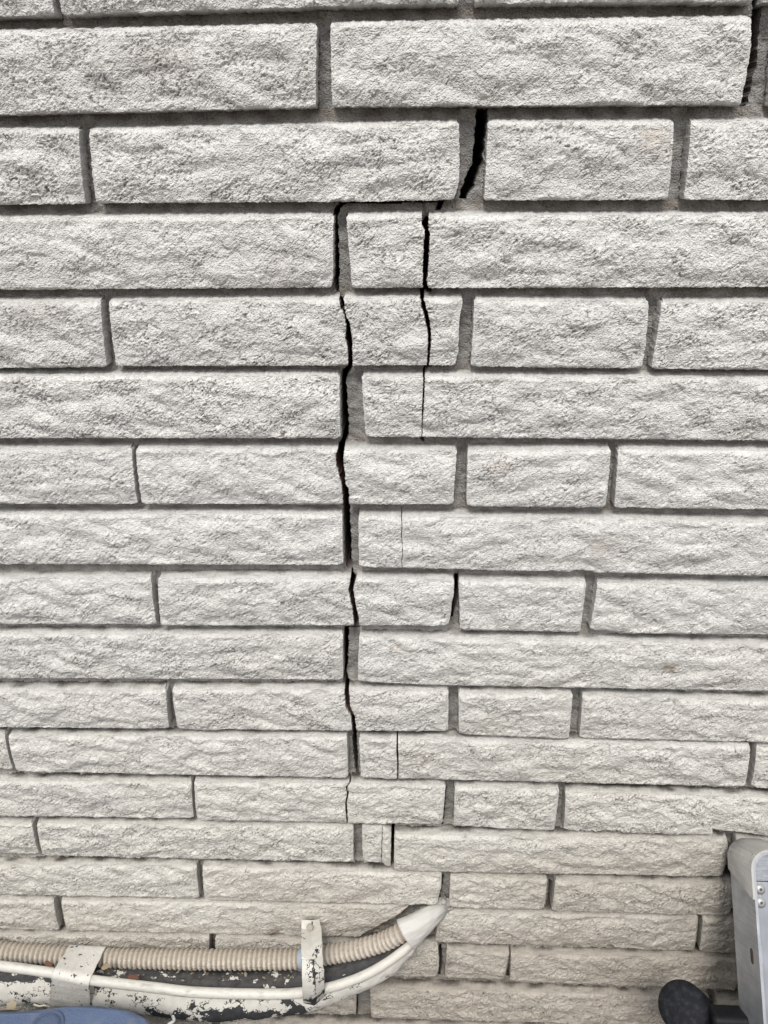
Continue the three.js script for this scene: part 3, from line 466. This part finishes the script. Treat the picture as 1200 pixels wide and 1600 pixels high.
function wrapRing(x, gap, n) { // a band pulled tight round the three lines where they pass x: n points (z, y)
  const pts = [];
  for (const R of [conduitR, pipeR, cableR]) { const t = R.tAtX(x), p = R.curve.getPointAt(t), r = R.r(t) + gap; for (let k = 0; k < 48; k++) pts.push([p.z + r * Math.cos(k * 0.1309), p.y + r * Math.sin(k * 0.1309)]); }
  const h = hull(pts), L = [0]; for (let i = 0; i < h.length; i++) { const a = h[i], b = h[(i + 1) % h.length]; L.push(L[i] + Math.hypot(b[0] - a[0], b[1] - a[1])); }
  // start from the lowest point so that rings correspond
  let lo = 0; h.forEach((p, i) => { if (p[1] < h[lo][1]) lo = i; });
  const tot = L[h.length], out = [];
  for (let k = 0; k <= n; k++) { let q = (L[lo] + tot * k / n) % tot, i = 0; while (i < h.length - 1 && L[i + 1] < q) i++; const f = (q - L[i]) / (L[i + 1] - L[i] || 1), a = h[i], b = h[(i + 1) % h.length]; out.push([mix(a[0], b[0], f), mix(a[1], b[1], f)]); }
  return out;
}
{ // tape band at the left
  const pos = [], uv = [], idx = [], nA = 160, nW = 26, xl = at(87, 1520, 0.055)[0], xr = at(146, 1522, 0.055)[0], yc = at(100, 1522, 0.055)[1];
  const mid = (xl + xr) / 2;
  for (const [lay, gap] of [[0, 0.0013], [1, 0.0004]]) for (let i = 0; i <= nW; i++) {
    const f = i / nW, x0 = mix(xl, xr, f), ring = wrapRing(x0, gap, nA);
    ring.forEach((p, k) => {
      const front = p[0] - 0.04, ragged = (i === 0 || i === nW) ? 0.0009 * N(p[1] * 160, i) : 0;
      const x = x0 + (p[1] - yc) * 0.26 * (front > -0.02 ? 1 : 0.5) * (f < 0.5 ? 1 : 0.55) + ragged, wr = 0.0003 * N2(x * 40, k * 0.03) + 0.00025 * N(x * 25, k * 0.08);
      pos.push(x, p[1] + wr, p[0] + wr); uv.push(f * 0.5, k / nA * 1.3);
    });
  }
  const w = nA + 1, lay = (nW + 1) * w;
  for (let l = 0; l < 2; l++) for (let i = 0; i < nW; i++) for (let k = 0; k < nA; k++) { const a = l * lay + i * w + k, b = a + 1, c = a + w, d = c + 1; if (l) idx.push(a, b, c, b, d, c); else idx.push(a, c, b, b, c, d); }
  for (const i of [0, nW]) for (let k = 0; k < nA; k++) { const a = i * w + k, b = a + 1, c = a + lay, d = c + 1; idx.push(a, c, b, b, c, d); }
  const g = new THREE.BufferGeometry(); g.setAttribute('position', new THREE.Float32BufferAttribute(pos, 3)); g.setAttribute('uv', new THREE.Float32BufferAttribute(uv, 2)); g.setIndex(idx); g.computeVertexNormals();
  const m = shade(new THREE.Mesh(g, tapeMat)); m.name = numbered('tape_band'); tag(m, 'wide white tape band wrapped round conduit, cable and pipe at the left', 'tape'); scene.add(m);
}
{ // tapering tape sleeve where the lines enter the wall
  const R = route([[634, 1460, 0.026, 10], [650, 1449, 0.021, 10], [670, 1434, 0.010, 10], [686, 1423, -0.002, 10], [694, 1417, -0.02, 10]]);
  const rr = (s, a, t) => { const k = Math.abs(Math.cos(a)), big = mix(23.5, 6.5, Math.pow(t, 0.75)) * 0.00098, sm = mix(17.5, 6, t) * 0.00098; return 1 / Math.sqrt((Math.cos(a) / big) ** 2 + (Math.sin(a) / sm) ** 2) + 0.0004 * N(s * 60, a * 1.5) + 0.0013 * sstep(0.25, 0, Math.abs(a - 0.5 - 8 * s)) + 0.0005 * N2(s * 20, a * 3); };
  const o = sweep(R.curve, R.len, rr, { step: 0.0012, segs: 48 }), i = sweep(R.curve, R.len, (s, a, t) => rr(s, a, t) - 0.0011, { step: 0.0012, segs: 48 });
  const lip = new THREE.BufferGeometry(), pp = [], uu = [], ii = []; for (let k = 0; k <= 48; k++) { for (const g of [o, i]) { pp.push(g.attributes.position.getX(k), g.attributes.position.getY(k), g.attributes.position.getZ(k)); uu.push(k / 48, 0); } if (k) ii.push(2 * k - 2, 2 * k - 1, 2 * k, 2 * k - 1, 2 * k + 1, 2 * k); }
  lip.setAttribute('position', new THREE.Float32BufferAttribute(pp, 3)); lip.setAttribute('uv', new THREE.Float32BufferAttribute(uu, 2)); lip.setIndex(ii); lip.computeVertexNormals();
  const m = shade(new THREE.Mesh(mergeGeometries([o, i, lip]), new THREE.MeshStandardMaterial({ map: rgbTex(256, 256, (u, v) => { const k = 0.9 + 0.1 * fbm(N, u * 9, v * 9, 3); const s = N2(u * 60, v * 60) > 0.9 ? 0.6 : 1; const e = mix(1, 0.62, sstep(0.03, 0.06, u + 0.01 * N(v * 6, 2))); return [0.68 * k * s * e, 0.66 * k * s * e, 0.62 * k * s * e]; }), roughness: 0.6, bumpMap: smallGrain, bumpScale: 0.0003 })));
  m.name = numbered('tape_sleeve'); tag(m, 'tapered white tape sleeve where the conduit enters the cracked joint', 'tape'); scene.add(m);
}
{ // bracket
  const t = thing('pipe_bracket', 'upright white metal bracket with chipped paint clamping conduit and pipe to the wall', 'bracket');
  const P = [[486.5, 1437, 0.006], [486.5, 1450, 0.012], [487, 1466, 0.030], [487.5, 1486, 0.051], [488.5, 1515, 0.072], [489.5, 1545, 0.078], [490.5, 1562, 0.072], [490, 1572, 0.05]].map((p) => V(at(...p)));
  const cv = new THREE.CatmullRomCurve3(P, false, 'centripetal'), n = 60, pos = [], uv = [], idx = [];
  const sec = [[-13.0, 0.2], [-12.6, 0.8], [0.2, 2.4], [1.6, 2.0], [12.0, -6.0], [12.6, -7.0], [11.8, -8.0], [1.0, -0.4], [-0.4, 0.2], [-12.6, -1.2], [-13.0, -0.7], [-13.0, 0.2]];
  const L = cv.getLength();
  for (let i = 0; i <= n; i++) {
    const f = i / n, p = cv.getPointAt(f), T = cv.getTangentAt(f), nrm = new THREE.Vector3(0, -T.z, T.y).normalize(); if (nrm.z < 0) nrm.negate();
    const wide = i < 5 ? 0.78 + 0.22 * sstep(0, 5, i) : 1; let a = 0;
    sec.forEach(([x, h], k) => { if (k) a += Math.hypot(x - sec[k - 1][0], h - sec[k - 1][1]); const hh = h * 0.001 * (k > 2 && k < 8 ? wide : 1); pos.push(p.x + x * 0.00098 * (x > 0 ? wide : 1) + 0.0003 * N(f * 9, k), p.y + nrm.y * hh, p.z + nrm.z * hh); uv.push(f * L / 0.15, a / 1000 / 0.06); });
  }
  const w = sec.length; for (let i = 0; i < n; i++) for (let k = 0; k < w - 1; k++) { const a = i * w + k, b = a + 1, c = a + w, d = c + 1; idx.push(a, c, b, b, c, d); }
  for (const e of [0, n]) { const b = e * w; for (let k = 1; k < w - 2; k++) idx.push(b, b + k, b + k + 1); }
  let g = new THREE.BufferGeometry(); g.setAttribute('position', new THREE.Float32BufferAttribute(pos, 3)); g.setAttribute('uv', new THREE.Float32BufferAttribute(uv, 2)); g.setIndex(idx); g = toCreasedNormals(g, 0.35);
  const [map, bm] = peelTexture(21, 512, 256, 0.15, 0.06, (s, v) => 0.20 - 0.2 * sstep(0.03, 0.0, s) + 0.13 * sstep(0.085, 0.115, s) + 0.20 * sstep(0.2, 0.25, v) * sstep(0.31, 0.26, v));
  part('strap', g, new THREE.MeshStandardMaterial({ map, bumpMap: bm, bumpScale: 0.0006, roughness: 0.62 }), t);
  const q = V(at(484, 1449, 0.0165)), nail = new THREE.LatheGeometry([[0, 0.003], [0.002, 0.0028], [0.0036, 0.0018], [0.0042, 0.0004], [0.0040, -0.002]].map((p) => new THREE.Vector2(...p)), 20);
  nail.rotateX(0.9); nail.translate(q.x, q.y, q.z);
  part('nail', nail, new THREE.MeshStandardMaterial({ color: new THREE.Color().setRGB(0.60, 0.55, 0.45), roughness: 0.7, bumpMap: smallGrain, bumpScale: 0.0008 }), t);
}
// ------------------------------------------------------------------ where a place on the photograph lies on a given plane
function onPlane(px, py, p, n) { const d = V(at(px, py, 0)).sub(CAM), t = p.clone().sub(CAM).dot(n) / d.dot(n); return CAM.clone().addScaledVector(d, t); }
{ // aluminium work platform leaning on the wall
  const A = V(at(1140.5, 1339, 0.016)), tilt = -36.4 * Math.PI / 180, r = 0.018, TH = 0.058, Wd = 0.36;
  const t = thing('aluminium_platform', 'silver aluminium work platform on edge leaning against the wall at the right', 'work platform');
  t.position.copy(A).add(new THREE.Vector3(0, Math.cos(tilt) * r, Math.sin(tilt) * r)); t.rotation.x = tilt; t.updateMatrixWorld();
  const Ln = t.position.y / Math.cos(tilt) - 0.05, inv = t.matrixWorld.clone().invert();
  const alu = (c, k = 1) => new THREE.MeshStandardMaterial({ map: rgbTex(256, 1024, (u, v) => { const st = 0.5 + 0.5 * N(u * 55, v * 3 + c), bl = fbm(N2, u * 6 + c, v * 10, 4), sc = N3(u * 160 + c, v * 5) > 0.80 ? 1.25 : N2(u * 90 + c, v * 260) > 0.90 ? 0.55 : 1, q = (0.80 + 0.14 * st + 0.22 * bl) * sc * k; return [0.60 * q, 0.605 * q, 0.615 * q]; }), metalness: 0.72, roughness: 0.5, bumpMap: smallGrain, bumpScale: 0.00015 });
  const M1 = alu(2, 0.95), M2 = alu(9, 0.74), capM = alu(5, 1.0); capM.roughness = 0.6; capM.metalness = 0.35; capM.color.setRGB(1, 0.975, 0.93);
  for (const m of [M1, capM]) m.map.repeat.set(5, 2.5); M1.color.setRGB(0.96, 0.99, 1.04); M2.color.setRGB(0.95, 0.985, 1.05);
  const rr = (x0, x1, y0, y1, rad, sh) => { sh.moveTo(x0, y0); sh.lineTo(x0, y1 - rad); sh.absarc(x0 + rad, y1 - rad, rad, Math.PI, Math.PI / 2, true); sh.lineTo(x1 - rad, y1); sh.absarc(x1 - rad, y1 - rad, rad, Math.PI / 2, 0, true); sh.lineTo(x1, y0); sh.closePath(); return sh; };
  const fr = rr(0, Wd, -Ln, 0, r, new THREE.Shape()); fr.holes.push(rr(0.0024, Wd - 0.0024, -Ln + 0.0024, -0.0024, r - 0.0024, new THREE.Path()));
  const fg = new THREE.ExtrudeGeometry(fr, { depth: TH, bevelEnabled: true, bevelThickness: 0.0004, bevelSize: 0.0004, bevelSegments: 2, curveSegments: 14 });
  part('side_frame', fg, M1, t);
  const split = inv.clone(); const seam = onPlane(1190, 1377, t.localToWorld(new THREE.Vector3(0, 0, TH - 0.004)), new THREE.Vector3(0, -Math.sin(tilt), Math.cos(tilt)).normalize()).applyMatrix4(inv).y;
  for (const [y0, y1, m] of [[seam + 0.0005, -0.003, M2], [-Ln + 0.003, seam - 0.0005, M2]]) { const b = new THREE.BoxGeometry(Wd - 0.005, y1 - y0, 0.002); b.translate(Wd / 2, (y0 + y1) / 2, TH - 0.005); part('web_plate', b, m, t); }
  const cap = new THREE.Shape(), e = 0.0024, cl = 0.038, cw = 0.036; cap.moveTo(-e, -cl); cap.lineTo(-e, -r); cap.absarc(r, -r, r + e, Math.PI, Math.PI / 2, true); cap.lineTo(cw, e); cap.lineTo(cw, 0.0002); cap.lineTo(r, 0.0002); cap.absarc(r, -r, r + 0.0002, Math.PI / 2, Math.PI, false); cap.lineTo(-0.0002, -cl); cap.closePath();
  const cg = new THREE.ExtrudeGeometry(cap, { depth: TH + 0.0012, bevelEnabled: true, bevelThickness: 0.0004, bevelSize: 0.0003, bevelSegments: 2, curveSegments: 14 });
  { const p = cg.attributes.position; for (let i = 0; i < p.count; i++) if (p.getY(i) < -cl + 0.001) p.setY(i, p.getY(i) + 0.008 - 0.016 * p.getZ(i) / TH); cg.computeVertexNormals(); }
  part('corner_cap', toCreasedNormals(cg, 0.5), capM, t);
  const nrm = new THREE.Vector3(0, -Math.sin(tilt), Math.cos(tilt)), pl = t.localToWorld(new THREE.Vector3(0, 0, TH - 0.004));
  for (const [px, py] of [[1187.5, 1389.5], [1188.5, 1410.5]]) {
    const q = onPlane(px, py, pl, nrm).applyMatrix4(inv);
    const rv = new THREE.LatheGeometry([[0.0013, 0.0006], [0.0014, 0.0022], [0.0018, 0.0025], [0.0034, 0.0020], [0.0052, 0.0008], [0.0054, 0.0002], [0.0054, -0.0005]].map((p) => new THREE.Vector2(...p)), 28); rv.rotateX(Math.PI / 2); rv.translate(q.x, q.y, TH - 0.004);
    const hd = part('rivet', rv, new THREE.MeshStandardMaterial({ color: new THREE.Color().setRGB(0.46, 0.46, 0.46), metalness: 0.75, roughness: 0.5 }), t);
    const c = new THREE.CylinderGeometry(0.0014, 0.0014, 0.0006, 14); c.rotateX(Math.PI / 2); c.translate(q.x, q.y, TH - 0.0033); part('rivet_core', c, new THREE.MeshStandardMaterial({ color: new THREE.Color().setRGB(0.13, 0.12, 0.11), metalness: 0.4, roughness: 0.6 }), hd);
  }
  const sx = onPlane(1175.5, 1494, t.localToWorld(new THREE.Vector3(0, 0, 0)), new THREE.Vector3(1, 0, 0)).applyMatrix4(inv);
  const slot = new THREE.CapsuleGeometry(0.0036, 0.0085, 6, 16); slot.scale(0.2, 1, 1); slot.translate(-0.0003, sx.y, sx.z); part('slot', slot, new THREE.MeshStandardMaterial({ color: new THREE.Color().setRGB(0.075, 0.045, 0.035), roughness: 0.9 }), t, 'rusty slot in the side of the frame');
  const blackRub = new THREE.MeshPhysicalMaterial({ specularIntensity: 0.35, map: rgbTex(256, 256, (u, v) => { const n = 0.5 + 0.5 * fbm(N, u * 8, v * 8, 5), d = sstep(0.35, 0.95, n); return [mix(0.013, 0.032, d), mix(0.014, 0.034, d), mix(0.017, 0.039, d)]; }), roughness: 0.7, bumpMap: smallGrain, bumpScale: 0.0003 });
  // rubber foot on a folded leg
  const f0 = V(at(1063, 1570, 0.11)), toCam = CAM.clone().sub(f0).normalize(), ax = toCam.clone().multiplyScalar(-0.80).add(new THREE.Vector3(0.42, -0.44, 0)).normalize(), R = 37.5 * mpp(f0);
  const prof = [[0, -0.0016], [R * 0.5, -0.0012]]; for (let k = 0; k <= 8; k++) { const q = k / 8 * Math.PI / 2; prof.push([R - 0.012 + 0.012 * Math.sin(q), 0.010 - 0.010 * Math.cos(q)]); } prof.push([R * 1.02, 0.05], [R * 0.97, 0.075], [R * 0.7, 0.076]);
  const foot = new THREE.LatheGeometry(prof.map((p) => new THREE.Vector2(...p)), 56); { const p = foot.attributes.position, w = foot.attributes.uv; for (let i = 0; i < p.count; i++) w.setXY(i, p.getX(i) / 0.09 + p.getY(i) / 0.13, p.getZ(i) / 0.09); } foot.applyQuaternion(new THREE.Quaternion().setFromUnitVectors(UP, ax)); foot.translate(f0.x, f0.y, f0.z); foot.applyMatrix4(inv);
  part('rubber_foot', foot, blackRub, t);
  const l0 = f0.clone().addScaledVector(ax, 0.06), l1 = f0.clone().addScaledVector(ax, 0.085).add(new THREE.Vector3(0.02, -0.05, 0.0)), l2 = l1.clone().add(new THREE.Vector3(0.03, -0.28, 0.05));
  const lg = new THREE.TubeGeometry(new THREE.CatmullRomCurve3([l0, l1, l2]), 30, 0.016, 20); lg.applyMatrix4(inv);
  part('leg', lg, M1, t);
  const bc = V(at(1138, 1614, 0.125)), bw = 60 * mpp(V(at(1138, 1590, 0.125)));
  const blk = new RoundedBoxGeometry(bw, 0.07, 0.030, 5, 0.006); blk.translate(0, -0.012, 0); blk.rotateX(tilt * 0.8); blk.translate(bc.x, bc.y, bc.z); blk.applyMatrix4(inv); const hb = part('hinge_block', blk, new THREE.MeshPhysicalMaterial({ specularIntensity: 0.5, color: new THREE.Color().setRGB(0.011, 0.012, 0.014), roughness: 0.45, bumpMap: smallGrain, bumpScale: 0.0003 }), t);
  const lipg = new RoundedBoxGeometry(bw * 0.82, 0.046, 0.006, 4, 0.0025); lipg.translate(0.001, -0.009, 0.0155); lipg.rotateX(tilt * 0.8); lipg.translate(bc.x, bc.y, bc.z); lipg.applyMatrix4(inv); part('raised_panel', lipg, blackRub, hb);
}
{ // blue plastic bin, only the back of its lid in view
  const y = at(120, 1567, 0.105)[1] , o = new THREE.Vector3(0, y, 0), n = UP;
  const edge = [[-140, 1590], [-60, 1582], [0, 1577], [40, 1575], [70, 1572], [100, 1568], [135, 1566.5], [175, 1569.5], [205, 1576], [225, 1585], [236, 1595], [241, 1608]].map(([a, b]) => onPlane(a, b, o, n));
  const cx = edge.reduce((s, p) => s + p.x, 0) / edge.length, e0 = edge[0], e1 = edge[edge.length - 1];
  const t = thing('plastic_bin', 'blue moulded plastic bin with a rounded lid at the bottom left corner', 'bin', [cx, 0, 0.2]);
  const pts = edge.map((p) => new THREE.Vector2(p.x - cx, p.z - 0.2)); pts.push(new THREE.Vector2(e1.x - cx + 0.004, e1.z + 0.06), new THREE.Vector2(e1.x - cx - 0.03, e1.z + 0.12), new THREE.Vector2(e0.x - cx + 0.05, e1.z + 0.12), new THREE.Vector2(e0.x - cx, e1.z + 0.05));
  const cv = new THREE.CatmullRomCurve3(pts.map((p) => new THREE.Vector3(p.x, p.y, 0)), true, 'centripetal'), ol = (n) => cv.getSpacedPoints(n).slice(0, -1).map((p) => new THREE.Vector2(p.x, p.y)), sh = new THREE.Shape(ol(90));
  const bl = new THREE.MeshStandardMaterial({ map: rgbTex(512, 512, (u, v) => { const q = 0.5 + 0.5 * fbm(N, u * 7, v * 7, 5), d = sstep(0.5, 0.8, q) * 0.30, sp = N2(u * 120, v * 120) > 0.87 ? 0.55 : 1; return [mix(0.110, 0.26, d) * sp, mix(0.155, 0.25, d) * sp, mix(0.265, 0.25, d) * sp]; }), roughness: 0.5, bumpMap: smallGrain, bumpScale: 0.0005 });
  for (const k of ['map', 'bumpMap']) { if (bl[k] === smallGrain) { bl[k] = smallGrain.clone(); bl[k].repeat.set(9, 9); bl[k].needsUpdate = true; } else bl[k].repeat.set(3, 3); }
  const lid = new THREE.ExtrudeGeometry(sh, { depth: 0.022, bevelEnabled: true, bevelThickness: 0.009, bevelSize: 0.007, bevelOffset: -0.007, bevelSegments: 7 }); lid.rotateX(Math.PI / 2); lid.translate(0, y - 0.009, 0);
  const lm = part('lid', toCreasedNormals(mergeVertices(lid), 0.9), bl, t);
  const b = onPlane(74, 1604, o, n), R = 20 * mpp(b);
  const boss = new THREE.LatheGeometry([[0, 0.0035], [R * 0.6, 0.0033], [R * 0.86, 0.0022], [R * 0.96, 0.0004], [R * 1.02, -0.001], [R * 1.05, 0.0006], [R * 1.14, 0.0022], [R * 1.26, 0.0006], [R * 1.3, -0.002]].map((p) => new THREE.Vector2(...p)), 48); boss.translate(b.x - cx, y + 0.0005, b.z - 0.2); part('boss', boss, bl, lm);
  const body = new THREE.ExtrudeGeometry(new THREE.Shape(ol(60).map((p) => p.multiplyScalar(0.93))), { depth: y - 0.04, bevelEnabled: false }); body.rotateX(Math.PI / 2); body.translate(0, y - 0.036, 0.006); part('tub', body, bl, t);
}
{ // small debris caught behind and under the pipe
  const leafMat = (r, g, b) => new THREE.MeshStandardMaterial({ color: new THREE.Color().setRGB(r, g, b), roughness: 0.9, side: THREE.DoubleSide, bumpMap: smallGrain, bumpScale: 0.0006 });
  function leaf(px, py, z, w, h, rot, mat, label, cat) {
    const sh = new THREE.Shape(); const k = rng(Math.round(px * 7 + py)); for (let i = 0; i < 14; i++) { const a = i / 14 * 6.2832, q = 0.8 + 0.35 * k(); const x = Math.cos(a) * w / 2 * q, y = Math.sin(a) * h / 2 * q; i ? sh.lineTo(x, y) : sh.moveTo(x, y); }
    const g = new THREE.ExtrudeGeometry(sh, { depth: 0.0005, bevelEnabled: false, curveSegments: 4 }), p = g.attributes.position; for (let i = 0; i < p.count; i++) p.setZ(i, p.getZ(i) + 14 * p.getX(i) ** 2 - 8 * p.getY(i) ** 2 + 0.0012 * N(p.getX(i) * 200, p.getY(i) * 200));
    g.computeVertexNormals(); g.rotateX(-0.85); g.rotateY(rot); const m = shade(new THREE.Mesh(g, mat)); m.position.set(...at(px, py, z)); m.name = numbered(cat.replace(' ', '_')); tag(m, label, cat); scene.add(m);
  }
  leaf(18, 1570, 0.085, 0.013, 0.010, 0.3, leafMat(0.42, 0.35, 0.25), 'pale tan leaf scrap wedged under the pipe at the far left', 'dry leaf');
  leaf(76, 1507, 0.052, 0.014, 0.006, -0.5, leafMat(0.16, 0.075, 0.04), 'reddish brown leaf scrap caught beside the tape band under the conduit', 'dry leaf');
  leaf(165, 1510, 0.05, 0.010, 0.007, 0.7, leafMat(0.30, 0.24, 0.16), 'tan leaf scrap in the gap right of the tape band', 'dry leaf');
  leaf(208, 1527, 0.058, 0.015, 0.007, 0.1, leafMat(0.12, 0.055, 0.035), 'small dark red bark chip lying on the thick pipe', 'bark chip');
  const wp = [[53, 1569.5, 0.09], [62, 1572, 0.092], [70, 1571, 0.092], [77, 1573, 0.09]].map((p) => V(at(...p)));
  const twig = shade(new THREE.Mesh(new THREE.TubeGeometry(new THREE.CatmullRomCurve3(wp), 20, 0.0011, 8), new THREE.MeshStandardMaterial({ color: new THREE.Color().setRGB(0.55, 0.50, 0.42), roughness: 0.8 }))); twig.name = numbered('twig'); tag(twig, 'pale curled twig between the pipe and the blue lid', 'twig'); scene.add(twig);
  const ww = [[263, 1601, 0.10], [268, 1598, 0.10], [272, 1594, 0.10], [270, 1588, 0.10]].map((p) => V(at(...p))); ww.unshift(ww[0].clone().add(new THREE.Vector3(-0.02, -0.05, 0)), ww[0].clone().add(new THREE.Vector3(-0.004, -0.012, 0)));
  const wire = shade(new THREE.Mesh(new THREE.TubeGeometry(new THREE.CatmullRomCurve3(ww), 40, 0.0017, 10), new THREE.MeshStandardMaterial({ color: new THREE.Color().setRGB(0.78, 0.78, 0.77), roughness: 0.4 }))); wire.name = numbered('wire_end'); tag(wire, 'bent white wire end poking up below the thick pipe', 'wire'); scene.add(wire);
  // crumbs and dust lodged on the pipe behind the conduit and along the ledges
  const r = rng(77), geos = [];
  for (let i = 0; i < 300; i++) {
    const x = mix(-0.62, -0.05, r()), tp = pipeR.tAtX(x), p = pipeR.curve.getPointAt(tp), rad = pipeR.r(tp), a = mix(-0.75, 0.12, r()), s = 0.0007 + 0.0017 * r() * r();
    const g = new THREE.IcosahedronGeometry(s, 0); g.scale(1 + r() * 1.5, 0.6 + 0.5 * r(), 1); g.rotateY(r() * 6); g.translate(x, p.y + rad * Math.cos(a), p.z + rad * Math.sin(a));
    const c = [[0.30, 0.23, 0.15], [0.14, 0.10, 0.07], [0.30, 0.26, 0.20], [0.09, 0.075, 0.06]][Math.floor(r() * 4)], cc = []; for (let k = 0; k < g.attributes.position.count; k++) cc.push(...c); g.setAttribute('color', new THREE.Float32BufferAttribute(cc, 3)); geos.push(g);
  }
  const m = shade(new THREE.Mesh(mergeGeometries(geos), new THREE.MeshStandardMaterial({ vertexColors: true, roughness: 1 }))); m.name = 'leaf_litter'; tag(m, 'brown crumbs of leaf litter lodged on top of the thick pipe', 'leaf litter'); m.userData.kind = 'stuff'; scene.add(m);
}
renderer.render(scene, camera);
